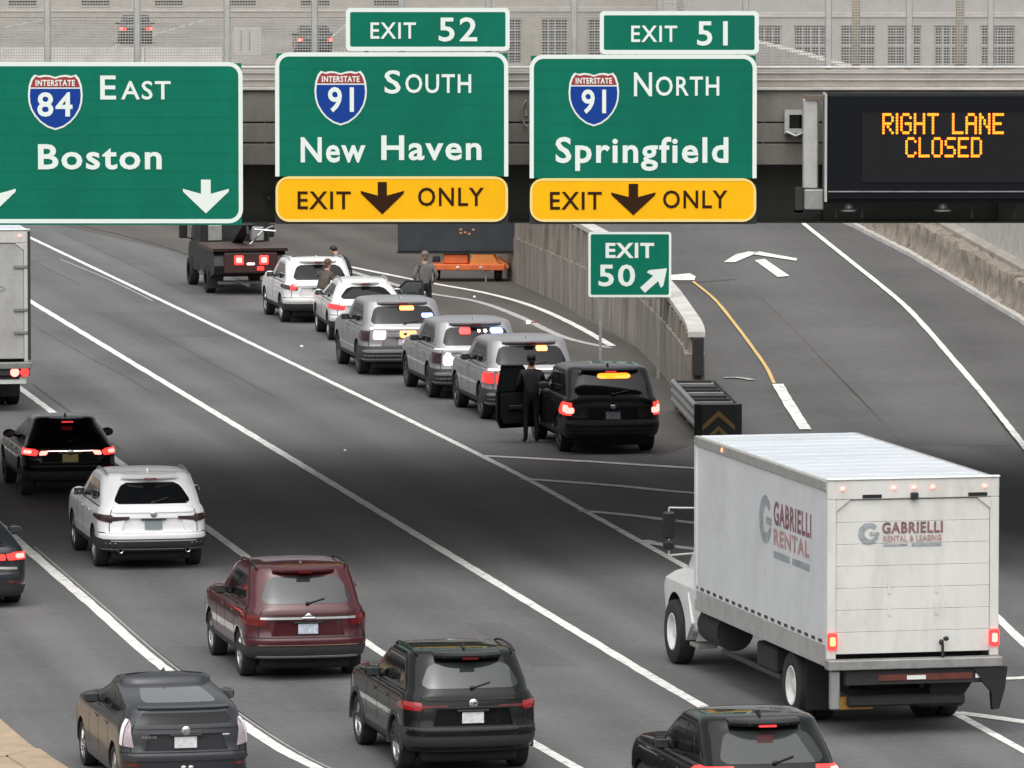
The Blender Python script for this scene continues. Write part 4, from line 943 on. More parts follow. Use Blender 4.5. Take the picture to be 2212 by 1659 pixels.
# --- cars moving in the lanes
def ex_maroon(s, part, root):
    part(s.patch(((-1.35, .555), (1.35, .555), (1.35, .58), (-1.35, .58)), .014, 0, 20, 1), 'bumper_trim', mat('satin gold trim', (.72, .64, .45), .3, metal=.7))
    p = s.pos(0, .96); part(MB().box(-.11, .11, p.y - .03, p.y, .935, .985, .015), 'badge_plate', M_chrome, None, 0)
    part(s.patch(((-1.5, .37), (1.5, .37), (1.4, .39), (-1.4, .39)), .016, 0, 16, 1), 'skid_trim', M_galv)
car('suv', 'maroon SUV with a chrome bar across its tailgate in the middle lane', 'car', (518, 1459), 11.5, L=4.70, W=1.88, Hh=1.73, wb=2.75, roh=.98, belt=1.09, rake=.50, pm=P_maroon, tails='none', tailq=((1.12, .84), (2.14, .88), (2.08, 1.02), (1.12, 1.00)),
    chrome_bar=(.965, 1.28, .032, M_chrome), plate_z=.80, glass=M_glass_l, extras=ex_maroon, rims=False, bumper_h=.20, side='suv')
def ex_rav(s, part, root):
    part(s.patch(((-1.4, .58), (1.4, .58), (1.4, .61), (-1.4, .61)), .016, 0, 20, 1), 'bumper_step', M_trim)
    for sg in (-1, 1): part(s.patch(((sg * .62, .955), (sg * 1.3, .93), (sg * 1.3, .975), (sg * .62, .975)), .010, .1, 6, 2), 'tail_lamp_inner', M_lens)
    part(s.strip((-1.1, .95), (1.1, .95), .016, .012, n=16), 'tailgate_edge', M_trim)
car('suv', 'black SUV with a clear number plate in the middle of the bottom edge', 'car', (856, 1661), 12.5, L=4.60, W=1.86, Hh=1.69, wb=2.69, roh=.97, belt=1.11, rake=.47, tail=.04, wr=.36, tailmat=mat('bright red lens', (.30, .012, .012), .12, coat=.8), pm=P_black2, clad=True, rims=False, tails='none', tailq=((1.25, .90), (2.12, .92), (2.0, 1.03), (1.25, 1.01)), plate=M_plate_w, plate_z=.80,
    bumper_h=.34, glass=M_glass_l, extras=ex_rav, spoiler=.22)
def ex_prius(s, part, root):
    q = ((-1.24, .97), (1.24, .97), (1.20, 1.13), (-1.20, 1.13)); part(s.patch(q, .006, .1, 14, 3), 'lower_window', M_glass)
    mb = MB(); vv = []
    for i in range(13):
        t = -1.5 + 3.0 * i / 12; p = s.pos(t * .9, 1.18); vv += [(p.x, p.y + .07, 1.215), (p.x, p.y - .03, 1.20), (p.x, p.y - .03, 1.18), (p.x, p.y + .05, 1.16)]
    mb.add(vv, [(4 * i + c, 4 * i + (c + 1) % 4, 4 * i + 4 + (c + 1) % 4, 4 * i + 4 + c) for i in range(12) for c in range(4)] + [(0, 1, 2, 3), (48, 49, 50, 51)]); part(mb, 'deck_spoiler', P_grey)
    for sg in (-1, 1): part(s.patch(((sg * 1.66, .70), (sg * 1.80, .72), (sg * 1.72, 1.05), (sg * 1.56, 1.04)), .016, .1, 3, 8), 'lamp_edge', mat('white lamp edge', (.80, .80, .82), .2, coat=.6))
    p = s.pos(-.75, .84)
    part(text_mb(MB(), 'PRIUS', -.60, -.40, .805, .835, p.y - .016, .02), 'lettering', M_chrome, None, 0)
    p = s.pos(.9, .84); part(MB().box(.50, .60, p.y - .012, p.y, .82, .845, .004), 'emblem_plate', M_chrome, None, 0)
    part(MB().ball((-.05, -.02, .42), .035, .012, .02, 8, 5).ball((.05, -.02, .42), .035, .012, .02, 8, 5), 'bumper_mark', M_line)
car('hatchback', 'dark grey sloping hatchback with clear tail lamps in the lower left', 'car', (180, 1653), 12.5, L=4.48, W=1.745, Hh=1.49, wb=2.70, roh=.85, gnd=.19, belt=1.0, deck=1.19, rake=1.55, tail=.02, hood=.95, ws=1.05, tum=.22, wr=.32, ww=.20, pm=P_grey, anchor='FL', bump=.58, rails=False, tails='clear', tailq=((1.20, .68), (1.62, .70), (1.52, 1.03), (1.38, .98)),
    plate=M_plate_w, plate_z=.74, rxr=.26, spoiler=0, glass=M_glass_s, rear_q=((-1.15, 1.23), (1.15, 1.23), (1.02, 1.345), (-1.02, 1.345)), extras=ex_prius, side='hatch', wiper=False, bumper_h=.12, sill=False)
def ex_rdx(s, part, root):
    part(s.patch(((-1.45, .66), (1.45, .66), (1.5, .675), (-1.5, .675)), .014, 0, 20, 1), 'bumper_step', P_pearl)
    part(s.patch(((-1.3, .52), (1.3, .52), (1.3, .54), (-1.3, .54)), .012, 0, 16, 1), 'lower_trim', M_galv)
    for sg in (-1, 1): part(s.patch(((sg * .72, .90), (sg * 1.25, .87), (sg * 1.25, .95), (sg * .72, .95)), .010, .1, 6, 2), 'tail_lamp_inner', M_lens_dk)
car('suv', 'pearl white SUV with a grey plate and no brake lights on', 'car', (204, 1223), 11.0, L=4.75, W=1.90, Hh=1.67, wb=2.75, roh=1.0, belt=1.09, rake=.62, tail=.02, pm=P_pearl, tails='smoke', tailq=((1.22, .84), (2.16, .91), (2.05, .99), (1.22, .975)), plate=mat('grey plate', (.22, .27, .28), .5), plate_z=.80, exhaust=2,
    rear_q=((-1.34, 1.16), (1.34, 1.16), (1.08, 1.50), (-1.08, 1.50)), extras=ex_rdx, spoiler=.20, bumper_h=.24)
def ex_blk(s, part, root):
    for sg in (-1, 1):
        part(s.patch(((sg * .85, .84), (sg * 1.12, .83), (sg * 1.10, .91), (sg * .82, .92)), .02, .4, 5, 3), 'brake_lamp', E_redhot)
    part(s.strip((-.9, .915), (.9, .915), .022, .016, n=16), 'light_bar', E_pink)
car('hatchback', 'black hatchback braking with a glowing strip between its tail lamps', 'car', (45, 1069), 10.8, L=4.35, W=1.80, Hh=1.53, wb=2.65, roh=.86, belt=.99, rake=.62, pm=P_black, tails='brake', tailq=((1.18, .82), (2.02, .84), (1.98, .96), (1.16, .94)), plate=M_plate_y, plate_z=.77, extras=ex_blk, rails=False, tum=.27, side='hatch', rims=True)
def ex_left(s, part, root):
    part(s.patch(((.35, .80), (1.0, .80), (1.0, .90), (.35, .90)), .016, .2, 8, 3), 'brake_lamp', E_red)
    part(s.patch(((.55, .50), (1.5, .52), (1.5, .54), (.55, .52)), .012, 0, 8, 1), 'bumper_trim', M_galv)
    part(s.patch(((.6, .66), (1.35, .64), (1.35, .68), (.6, .70)), .012, 0, 8, 1), 'trim_line', M_galv)
car('sedan', 'dark slate car with glowing brake lights cut by the left edge', 'car', (40, 1300), 11.5, anchor='RR', L=4.70, W=1.83, Hh=1.47, wb=2.8, roh=1.0, gnd=.18, belt=.98, rake=1.35, tail=.0, bump=.58, hood=1.3, ws=.95, tum=.28, wr=.33, pm=P_dkblue, tails='brake', tailq=((1.05, .80), (2.0, .80), (1.98, .92), (1.05, .93)), rails=False, spoiler=.06, side='two', extras=ex_left,
    rear_q=((-1.15, 1.04), (1.15, 1.04), (1.0, 1.30), (-1.0, 1.30)))
_b = Vector((2.95, 88.6 + 2.3, 0))
car('suv', 'black SUV with red tail lamps cut by the bottom edge beside the truck', 'car', None, 12.5, loc=(2.88, 92.9, 0), L=4.65, W=1.86, Hh=1.66, wb=2.7, roh=.95, belt=1.04, rake=.70, pm=P_black2, tails='brake', tailq=((1.02, .93), (2.16, .92), (2.10, 1.07), (1.05, 1.10)), glass=M_glass_l, rails=False, spoiler=.24, roofglass=False)

# --- vehicles stopped on the shoulder
def lamp(s, part, t, z, dt, dz, m, nm='flash_lamp', off=.02): part(s.patch(((t - dt, z - dz), (t + dt, z - dz), (t + dt, z + dz), (t - dt, z + dz)), off, .4, 6, 5), nm, m)
EXPL = dict(L=5.0, W=2.0, Hh=1.78, wb=3.02, roh=1.03, belt=1.14, rake=.46, tum=.14, wr=.395, ww=.25, hood=1.35, pm=P_silver, rails=False, plate_z=.80, bumper_h=.38, rims=True, sill=True, rxr=.30)
def ex_p1(s, part, root):
    lamp(s, part, .15, 1.57, .30, .05, E_amber2, 'amber_light_bar'); lamp(s, part, -.88, .98, .22, .11, E_pink); lamp(s, part, .10, 1.0, .28, .10, E_amber2); lamp(s, part, .92, 1.0, .28, .11, E_blue); lamp(s, part, 1.35, .70, .18, .15, E_pink); lamp(s, part, .95, 1.40, .25, .05, E_blue)
    part(s.patch(((-1.3, 1.10), (1.1, 1.10), (1.1, 1.13), (-1.3, 1.13)), .014, 0, 16, 1), 'light_strip', E_pink)
def ex_p2(s, part, root):
    lamp(s, part, -.45, 1.53, .22, .07, E_red); lamp(s, part, .35, 1.53, .06, .025, E_white); lamp(s, part, .10, 1.53, .05, .025, E_pink); lamp(s, part, .80, 1.53, .26, .06, E_blue); lamp(s, part, -1.02, .90, .17, .10, E_white, 'reverse_lamp'); lamp(s, part, -1.02, 1.03, .09, .03, E_white, 'reverse_lamp')
    part(s.patch(((-1.9, 1.12), (1.3, 1.12), (1.3, 1.155), (-1.9, 1.155)), .014, 0, 16, 1), 'light_strip', P_white)
def ex_p3(s, part, root):
    lamp(s, part, .45, 1.56, .22, .055, E_amber2, 'amber_light_bar'); lamp(s, part, -1.05, .95, .12, .14, E_red, 'tail_lamp_inner')
    part(s.patch(((-1.7, 1.11), (1.6, 1.11), (1.6, 1.14), (-1.7, 1.14)), .014, 0, 18, 1), 'light_strip', E_pink)
T_E = ((1.28, .82), (2.10, .84), (2.04, 1.08), (1.30, 1.06))
car('police_suv', 'silver police SUV with amber, white and blue lamps, first behind the white cars', 'police car', (773, 807), 10.0, tails='clear', tailq=T_E, tailmat=M_lens_dk, extras=ex_p1, group='police cars on the shoulder', **EXPL)
car('police_suv', 'silver police SUV with red and blue window lamps, middle of the three silver ones', 'police car', (926, 858), 10.5, tails='clear', tailq=T_E, tailmat=M_lens_dk, extras=ex_p2, group='police cars on the shoulder', **EXPL)
car('police_suv', 'silver police SUV with one amber lamp, just ahead of the black SUV', 'police car', (1038, 904), 10.5, tails='tail', tailq=T_E, extras=ex_p3, group='police cars on the shoulder', **EXPL)
EXB = dict(EXPL); EXB['pm'] = paint('black charcoal paint', (.018, .017, .017), .0, .35, .6, 1.32, .15)
M_inner = mat('black door lining', (.010, .010, .011), .7)
def ex_p4(s, part, root):
    lamp(s, part, .12, 1.585, .60, .05, E_amber, 'amber_light_bar')
    for sg in (-1, 1): lamp(s, part, sg * 1.45, .905, .22, .06, E_redhot, 'brake_lamp')
    part(s.strip((-1.5, .60), (1.5, .60), .02, .012, n=16), 'bumper_trim', M_galv_d)
    part(s.strip((-1.15, 1.0), (1.15, 1.0), .03, .012, n=16), 'tailgate_edge', M_black)
bs, bsh, bpt = car('police_suv', 'black SUV with an amber bar and its driver door open, last parked car', 'police car', (1207, 974), 9.5, tails='brake', tailq=((1.32, .80), (2.12, .82), (2.04, 1.08), (1.34, 1.06)), extras=ex_p4, group='police cars on the shoulder', **EXB)
# open driver door, hinged at its front edge
def open_door(bpt, hw, yh, ang, side=-1, pm_=P_black, belt=1.10, top=1.64):
    dr = obj('open_door', None, bpt(MB(), 'tmp', P_black).parent); o = bpy.data.objects['tmp']; bpy.data.objects.remove(o)
    dr.location = (side * hw, yh, 0); dr.rotation_euler = (0, 0, -side * R(-ang))
    # the panel runs rearward (-y) from the hinge; outside faces -x
    MB().prism([(0, .32), (-.95, .32), (-1.05, .5), (-1.05, belt), (0, belt)], 'x', -.07, .0).build('door_panel', pm_, dr)
    MB().prism([(-.05, .42), (-.92, .42), (-.98, .55), (-.98, belt - .04), (-.05, belt - .04)], 'x', .0, .05).build('door_lining', M_inner, dr)
    MB().path([(-.03, 0, belt), (.02, -.45, top - .02), (.02, -.95, top), (-.03, -1.03, belt)], .028, 6).build('window_frame', M_black, dr)
    MB().add([(-.03, -.05, belt), (.015, -.46, top - .04), (.015, -.94, top - .02), (-.03, -1.0, belt), (-.025, -.05, belt), (.02, -.46, top - .04), (.02, -.94, top - .02), (-.025, -1.0, belt)], [(0, 1, 2, 3), (4, 5, 6, 7)]).build('door_window', M_glass_l, dr)
    MB().box(.05, .09, -.8, -.45, .72, .80, .01).build('arm_rest', M_trim, dr)
    return dr
# hinge near the front wheel arch, door swung outwards
open_door(bpt, 1.0, 5.0 * .5 - 1.75, 66)
def ex_w1(s, part, root): lamp(s, part, -1.25, .95, .14, .07, E_red, 'lit_tail_lamp')
car('suv', 'white SUV with a dark roof stopped just behind the dark tow truck', 'car', (607, 695), 10.5, L=4.65, W=1.87, Hh=1.66, wb=2.7, belt=1.04, rake=.55, pm=P_white, tails='smoke', tailq=((1.05, .86), (2.14, .92), (2.08, 1.02), (1.05, .96)), extras=ex_w1, roofglass=True)
w2, w2s, w2p = car('wagon', 'silvery white wagon with red tail lamps and its right door open', 'car', (709, 734), 7.5, L=4.85, W=1.86, Hh=1.52, wb=2.78, belt=.98, rake=.65, pm=P_white, tails='tail', tailq=((1.0, .80), (2.12, .84), (2.06, .95), (1.0, .92)), rails=True, tum=.27)
open_door(w2p, .93, .55, 46, 1, P_silver, .95, 1.36)

# --- tow truck, rear body wedge shaped
tk = P(443, 632); th = R(11); tow = thing('tow_truck', 'dark tow truck with two bright red lamps under the left sign', 'truck', tk, th); tow.scale = (.86, .86, .86)
M_towp = mat('dark brown truck paint', (.012, .011, .011), .5, noise=.2, nscale=3, dirt=(.05, .043, .037), dirt_amt=.5)
M_towb = mat('brown steel bed', (.085, .06, .052), .55, metal=.2, noise=.3)
# origin at the outer rear left tyre; x to the right, y forward
MB().prism([(-1.7, .95), (-1.55, .70), (-.75, .55), (.9, .62), (1.6, .75), (1.6, 1.42), (-1.35, 1.42), (-1.6, 1.25)], 'x', .05, 2.35).build('body', M_towp, tow)
MB().prism([(-1.65, 1.40), (-1.72, 1.50), (1.6, 1.52), (1.6, 1.40)], 'x', .0, 2.4).build('deck', M_towb, tow)
MB().box(.35, 2.05, -1.74, -1.66, .72, 1.36, .02).build('tailboard', mat('rust red panel', (.035, .012, .011), .5), tow)
for x in (.82, 1.62):
    l = MB().box(x - .15, x + .15, -1.80, -1.74, .98, 1.28, .03).build('brake_lamp', E_red, tow); MB().box(x - .09, x + .09, -1.82, -1.80, 1.05, 1.22, .02).build('bulb', E_redhot, l)
MB().box(1.40, 1.62, -1.80, -1.75, .80, .93, .02).build('marker_lamp', E_red, tow); MB().box(1.08, 1.32, -1.79, -1.75, .98, 1.04, .01).build('plate_lamp', E_pink, tow)
MB().prism([(1.75, .55), (3.6, .55), (3.9, .9), (3.9, 1.45), (3.35, 2.35), (2.0, 2.45), (1.75, 2.3)], 'x', .12, 2.28).build('cab', M_towp, tow)
MB().prism([(3.9, .6), (5.0, .6), (5.1, 1.1), (4.9, 1.35), (3.9, 1.42)], 'x', .22, 2.18).build('hood', M_towp, tow)
MB().box(.4, 2.0, 1.735, 1.75, 1.62, 2.15, .004).build('rear_window', M_glass_l, tow)
MB().box(.35, .8, 1.60, 1.70, 1.55, 2.05, .02).build('tool_box', M_galv_d, tow); MB().box(1.7, 2.1, 1.2, 1.6, 1.55, 2.0, .03).build('tool_box', M_galv_d, tow)
MB().prism([(1.5, 1.5), (-.9, 2.25), (-1.1, 2.2), (1.2, 1.5)], 'x', 1.05, 1.40).tube((1.2, -1.0, 2.2), (1.2, -1.3, 1.9), .05).build('boom', M_black_r, tow)
MB().path([(.1, 1.7, 1.5), (.1, 1.7, 2.6), (2.3, 1.7, 2.6), (2.3, 1.7, 1.5)], .05).build('headache_rack', M_black_r, tow)
MB().path([(1.5, .3, 1.5), (1.9, .2, 1.95), (2.2, .0, 2.1)], .03).path([(1.6, 0, 2.0), (2.25, -.2, 1.95)], .03).build('tow_sling', M_chrome, tow)
for x, nm in ((-.22, 'mirror'), (2.62, 'mirror')):
    MB().box(x - .13, x + .13, 3.2, 3.32, 1.55, 2.0, .03).build(nm, M_black, tow); MB().tube((x, 3.3, 1.6), (.15 if x < 1 else 2.25, 3.5, 1.5), .02).build('mirror_arm', M_black, tow)
for x, y in ((.16, 0), (2.24, 0), (.20, 3.95), (2.20, 3.95)): wheel(tow, x, y, .46, .3, 0, True, 'steel')
for x in (.0, 1.9): MB().box(x, x + .5, -.62, -.60, .18, .72).build('mud_flap', M_black, tow)
MB().box(.3, 2.1, -.9, -.6, .30, .42, .03).tube((.9, -1.0, .42), (1.2, -1.4, .30), .06).build('wheel_lift', M_galv_d, tow)
MB().box(.12, .6, .9, 2.3, .45, .95, .05).build('side_step', M_galv_d, tow)

# --- box trucks
M_box = mat('white truck panel', (.64, .66, .675), .45, noise=.07, nscale=1.0, dirt=(.45, .455, .44), dirt_amt=.6, dscale=.9)
M_boxd = mat('white roll door', (.66, .66, .625), .5, noise=.08, nscale=1.2, dirt=(.40, .375, .325), dirt_amt=.6, dscale=1.6, stretch=(1, 1, .45))
M_roof = mat('truck roof sheet', (.60, .64, .68), .4, noise=.06, nscale=2, dirt=(.42, .45, .46), dirt_amt=.6, dscale=1.2, stretch=(.3, 1, 1))
M_logo = mat('faded maroon print', (.22, .11, .13), .6, noise=.4, nscale=9); M_logo2 = mat('faded grey print', (.30, .33, .35), .6, noise=.35, nscale=9); M_logo3 = mat('faded rose print', (.42, .27, .27), .6, noise=.3, nscale=9)
def box_truck(name, label, rear_c, head, W=2.55, zb=1.18, zt=3.68, Lb=7.6, swing=False, ax_r=2.15, ax_f=9.2):
    h = R(head); t = thing(name, label, 'truck', rear_c, h); hw = W / 2
    def part(mb, nm, m, par=None, smooth=0): return mb.build(nm, m, par or t, smooth)
    part(MB().box(-hw + .03, hw - .03, .06, Lb, zb + .03, zt - .02), 'cargo_box', M_box)
    for sg in (-1, 1):                                        # side sheets with rivet seams
        k = 0; y = .10
        while y < Lb - .05:
            y1 = min(y + 1.25, Lb - .02); part(MB().box(min(sg * hw, sg * (hw - .029)), max(sg * hw, sg * (hw - .029)), y + .003, y1 - .003, zb + .16, zt - .14), 'side_panel', M_box); y = y1
        part(MB().box(min(sg * (hw + .02), sg * (hw - .06)), max(sg * (hw + .02), sg * (hw - .06)), .02, Lb + .02, zt - .14, zt + .015, .015), 'top_rail', M_galv if not swing else M_box)
        part(MB().box(min(sg * (hw + .012), sg * (hw - .06)), max(sg * (hw + .012), sg * (hw - .06)), .02, Lb, zb - .16, zb + .16, .01), 'rub_rail', mat('grey rub rail', (.44, .44, .43), .5, metal=.3, noise=.15, nscale=5))
        y = .25
        while y < Lb - .1:
            part(MB().box(min(sg * (hw + .006), sg * hw), max(sg * (hw + .006), sg * hw), y, y + .19, zb + .17, zb + .215), 'reflective_tape', mat('dark red tape', (.05, .04, .04), .5)); y += .38
        part(MB().box(min(sg * (hw + .02), sg * (hw - .02)), max(sg * (hw + .02), sg * (hw - .02)), Lb - .08, Lb + .02, zb, zt), 'corner_post', M_box)
    part(MB().box(-hw + .05, hw - .05, .05, Lb, zt - .02, zt + .01), 'roof', M_roof)
    y = .35
    while y < Lb: part(MB().box(-hw + .06, hw - .06, y, y + .035, zt + .01, zt + .020), 'roof_bow', M_roof); y += .55
    # rear frame
    for sg in (-1, 1): part(MB().box(min(sg * hw, sg * (hw - .13)), max(sg * hw, sg * (hw - .13)), -.03, .058, zb - .05, zt - .26, .01), 'door_post', M_boxd)
    hd = part(MB().box(-hw, hw, -.03, .058, zt - .258, zt + .02, .012), 'header', M_boxd)
    part(MB().box(-hw - .01, hw + .01, -.05, .05, zt + .021, zt + .05, .01), 'drip_rail', M_white_sg)
    for sg in (-1, 1): part(MB().prism([(sg * (hw - .13), zt - .26), (sg * (hw - .33), zt - .26), (sg * (hw - .13), zt - .42)], 'y', -.028, .03), 'gusset', M_boxd)
    dz0, dz1 = zb + .02, zt - .27
    if not swing:
        n = 7; hh = (dz1 - dz0) / n
        for k in range(n): part(MB().box(-hw + .135, hw - .135, .0, .04, dz0 + k * hh + .002, dz0 + (k + 1) * hh - .002, .004), 'door_slat', M_boxd)
        part(MB().box(-hw + .13, hw - .13, .042, .059, dz0, dz1), 'door_backing', M_trim)
        for k in (2, 3):
            for x in (-.35, .35): part(MB().box(x - .02, x + .02, -.012, -.001, dz0 + k * hh - .09, dz0 + k * hh + .09), 'hinge', M_boxd)
        for x in (-.62, .95): part(MB().box(x - .14, x + .14, -.045, -.031, zt - .24, zt - .19), 'vent_slot', M_black)
        part(MB().box(-.05, .06, -.07, -.031, zt - .27, zt - .17, .01), 'work_lamp', M_black_r)
    else:
        for sg in (-1, 1): part(MB().box(min(sg * .008, sg * (hw - .135)), max(sg * .008, sg * (hw - .135)), -.01, .04, dz0, dz1, .01), 'swing_door', mat('grey truck door', (.46, .46, .45), .5, noise=.1, nscale=2, dirt=(.3, .29, .27), dirt_amt=.6, dscale=1.5))
        for z in (1.75, 2.25, 3.2):
            for sg in (-1, 1): part(MB().box(min(sg * (hw - .02), sg * (hw - .36)), max(sg * (hw - .02), sg * (hw - .36)), -.045, -.031, z - .035, z + .035, .006), 'hinge', M_galv_d)
        for x in (-.3, .3): part(MB().tube((x, -.05, dz0 + .05), (x, -.05, dz1 - .05), .02), 'lock_rod', M_galv)
        part(ring_mb(MB(), [(hw - .75 + .22 * math.cos(R(a)), 2.72 + .07 * math.sin(R(a))) for a in range(0, 360, 20)], [(hw - .75 + .18 * math.cos(R(a)), 2.72 + .045 * math.sin(R(a))) for a in range(0, 360, 20)], -.018, .006), 'emblem', M_logo2)
        for sg in (-1, 1): part(MB().box(min(sg * (hw - .05), sg * (hw + .01)), max(sg * (hw - .05), sg * (hw + .01)), -.06, -.031, zb, zt), 'corner_trim', M_trim)
    # lamps
    for x in (-hw + .22, -.30, 0, .28, hw - .22): part(MB().ball((x, -.035, zt - .10), .036, .03, .026, 10, 6), 'marker_lamp', E_redhot)
    part(MB().ball((-hw - .01, Lb * .78, zt - .06), .03, .05, .04, 8, 6), 'side_marker_lamp', E_orange)
    for sg in ((-1, 1) if not swing else ()):
        c = sg * (hw - .07); l = part(MB().box(c - .075, c + .075, -.07, -.031, zb + .09, zb + .34, .02), 'tail_lamp', E_red); part(MB().box(c - .04, c + .04, -.082, -.07, zb + .15, zb + .28, .015), 'bulb', E_redhot if sg > 0 else E_orange, l)
    for sg in ((-1, 1) if swing else ()):
        part(MB().box(min(sg * (hw - .72), sg * (hw - .02)), max(sg * (hw - .72), sg * (hw - .02)), -.16, -.02, zb - .34, zb - .195, .01), 'lamp_bracket', M_trim)
        for dx in (.14, .36): part(MB().lathe([(-.18, 0), (-.18, .075), (-.165, .095), (-.16, .10)], 16, 'y', (sg * (hw - dx), 0, zb - .265)), 'tail_lamp', E_redhot if dx > .2 else E_red)
    # rear sill, bumper, lift gate
    part(MB().box(-hw - .02, hw + .02, -.20, .05, zb - .19, zb - .051, .012), 'sill', M_galv_d)
    part(MB().box(-hw + .25, hw - .25, -.12, .02, zb - .42, zb - .20, .01), 'bumper', M_black_r)
    if not swing:
        part(MB().box(-.55, .85, -.135, -.121, zb - .36, zb - .27), 'bumper_tape', mat('faded red tape', (.13, .03, .022), .5, noise=.4, nscale=6))
        for a, b in ((-.12, .16), (.9, 1.08)): part(MB().box(a, b, -.142, -.136, zb - .35, zb - .29), 'bumper_tape', M_white_sg)
        part(MB().box(-hw + .02, -hw + .16, -.16, -.04, .42, zb - .2, .02), 'gate_arm', M_galv_d)
        part(MB().prism([(hw - .42, zb - .2), (hw + .10, zb - .2), (hw + .06, zb - .52), (hw - .02, .38), (hw - .12, .36), (hw - .14, .62), (hw - .26, zb - .42)], 'y', -.16, -.04), 'gate_arm', M_black)
        part(MB().box(-hw + .35, hw - .45, .1, .9, .42, .58, .03), 'lift_platform', M_black_r)
        part(MB().prism([(hw - .95, zb - .42), (hw - .3, zb - .42), (hw - .55, zb - .78), (hw - .95, zb - .8)], 'y', .2, .5), 'gate_bracket', M_black_r)
        part(MB().box(-hw + .25, -hw + .75, .2, .24, .38, .56), 'yellow_label', mat('amber label', (.40, .22, .04), .5, noise=.3, nscale=20))
        part(MB().box(-.10, .9, -.12, -.10, zb - .02, zb + .20) if False else MB().tube((.42, -.10, zb - .2), (.42, -.10, zb + .14), .022).ball((.40, -.1, zb + .17), .04, .03, .045, 8, 6).ball((.47, -.1, zb + .22), .045, .03, .035, 8, 6), 'latch_handle', M_black_r)
    else:
        part(MB().box(-hw + .1, hw - .1, -.1, .0, .62, .80, .01), 'under_ride_guard', M_white_sg); 
        for sg in (-1, 1): part(MB().box(sg * .9 - .06, sg * .9 + .06, -.09, -.01, .8, zb - .2), 'guard_post', M_galv_d); part(MB().box(min(sg * .55, sg * (hw - .25)), max(sg * .55, sg * (hw - .25)), -.06, -.03, .82, zb - .42), 'mud_flap', M_galv)
    # chassis
    for sg in (-1, 1): part(MB().box(sg * .45 - .04, sg * .45 + .04, .2, ax_f + .6, .75, zb - .17), 'chassis_rail', M_black_r)
    for k in range(6): part(MB().box(-hw + .1, hw - .1, .5 + k * 1.2, .58 + k * 1.2, zb - .12, zb + .02), 'cross_member', M_black_r)
    part(MB().tube((-1.0, ax_r, .5), (1.0, ax_r, .5), .09).ball((0, ax_r, .5), .22, .2, .2), 'axle', M_black_r)
    for sg in (-1, 1):
        for d in (.13, .44): wheel(t, sg * (hw - .05 - d), ax_r, .50, .27, 0, False, 'white', d < .2)
        wheel(t, sg * (hw - .16), ax_f, .50, .28, 0, False, 'white')
        part(MB().box(min(sg * (hw - .1), sg * (hw - .75)), max(sg * (hw - .1), sg * (hw - .75)), ax_r - .68, ax_r - .66, .22, zb - .17), 'mud_flap', M_black)
    part(MB().tube((-hw + .34, 6.5, .78), (-hw + .34, 7.7, .78), .29, 20), 'fuel_tank', M_black_r, smooth=40)
    part(MB().box(-hw + .1, -hw + .7, 3.2, 4.3, .55, .92, .03), 'battery_box', M_black_r)
    part(MB().box(-hw + .08, -hw + .13, 2.9, 6.3, .50, .56), 'side_guard', M_trim)
    # cab: conventional nose
    cs = [(.62, 7.95, 10.55, 1.14), (.75, 7.90, 10.62, 1.18), (1.15, 7.88, 10.66, 1.20), (1.28, 7.88, 10.62, 1.18), (1.38, 7.88, 10.5, 1.06), (1.44, 7.90, 10.4, .88), (1.72, 7.90, 10.2, .84), (1.80, 7.90, 9.3, .86), (2.15, 7.92, 9.15, .86), (2.55, 7.98, 8.9, .82), (2.66, 8.1, 8.7, .7)]
    dz_ = [(z, a + ax_f - 9.45, b + ax_f - 9.45, w) for z, a, b, w in cs]; S = Shell(dz_, rx=.16, ry=.14, bow=.02, frx=.5, fry=.45)
    cb = S.mesh_mb(.03).mesh('cab', [P_white, M_well]); ct = MB()
    for sg in (-1, 1): ct.tube((sg * .75, ax_f, .5), (sg * 1.6, ax_f, .5), .62, 28)
    cb = boolean_cut(cb, ct.mesh('c', M_well)); smooth_by(cb, 32); cb.name = 'cab'; obj('cab', cb, t)
    for sg in (-1, 1):
        part(S.patch(((sg * 2.1, 1.84), (sg * 2.75, 1.84), (sg * 2.70, 2.42), (sg * 2.12, 2.42)), .006, .15, 6, 5), 'side_window', M_glass, smooth=40)
        part(MB().box(sg * 1.02 - .16, sg * 1.02 + .16, ax_f - 1.35, ax_f - .85, .38, .44, .01).box(sg * 1.05 - .14, sg * 1.05 + .14, ax_f - 1.35, ax_f - .85, .62, .67, .01), 'step', M_galv_d)
        part(MB().box(sg * 1.36 - .10, sg * 1.36 + .10, ax_f - .30, ax_f - .20, 1.98, 2.40, .03), 'mirror', M_black); part(MB().box(sg * 1.36 - .09, sg * 1.36 + .09, ax_f - .30, ax_f - .2, 1.80, 1.95, .03), 'spot_mirror', M_black)
        part(MB().path([(sg * .86, ax_f - .2, 2.44), (sg * 1.36, ax_f - .25, 2.46), (sg * 1.36, ax_f - .25, 1.72), (sg * .88, ax_f - .2, 1.74)], .016, 6), 'mirror_arm', M_galv)
        part(MB().prism([(ax_f - 1.1, .75), (ax_f - .75, .45), (ax_f - .68, .9), (ax_f - .85, 1.2)], 'x', min(sg * 1.05, sg * 1.21), max(sg * 1.05, sg * 1.21)), 'fender_flap', P_white)
    part(S.patch(((3.5, 1.86), (6.5, 1.86), (6.45, 2.45), (3.55, 2.45)), .006, .1, 16, 4), 'windshield', M_glass, smooth=40)
    return t, part
bt, bpart_t = box_truck('box_truck', 'white box truck with a rental logo on its side and roll door', (5.74, 102.2, 0), 12.8)
zt, zb, hw = 3.68, 1.18, 1.275
yl = -.010
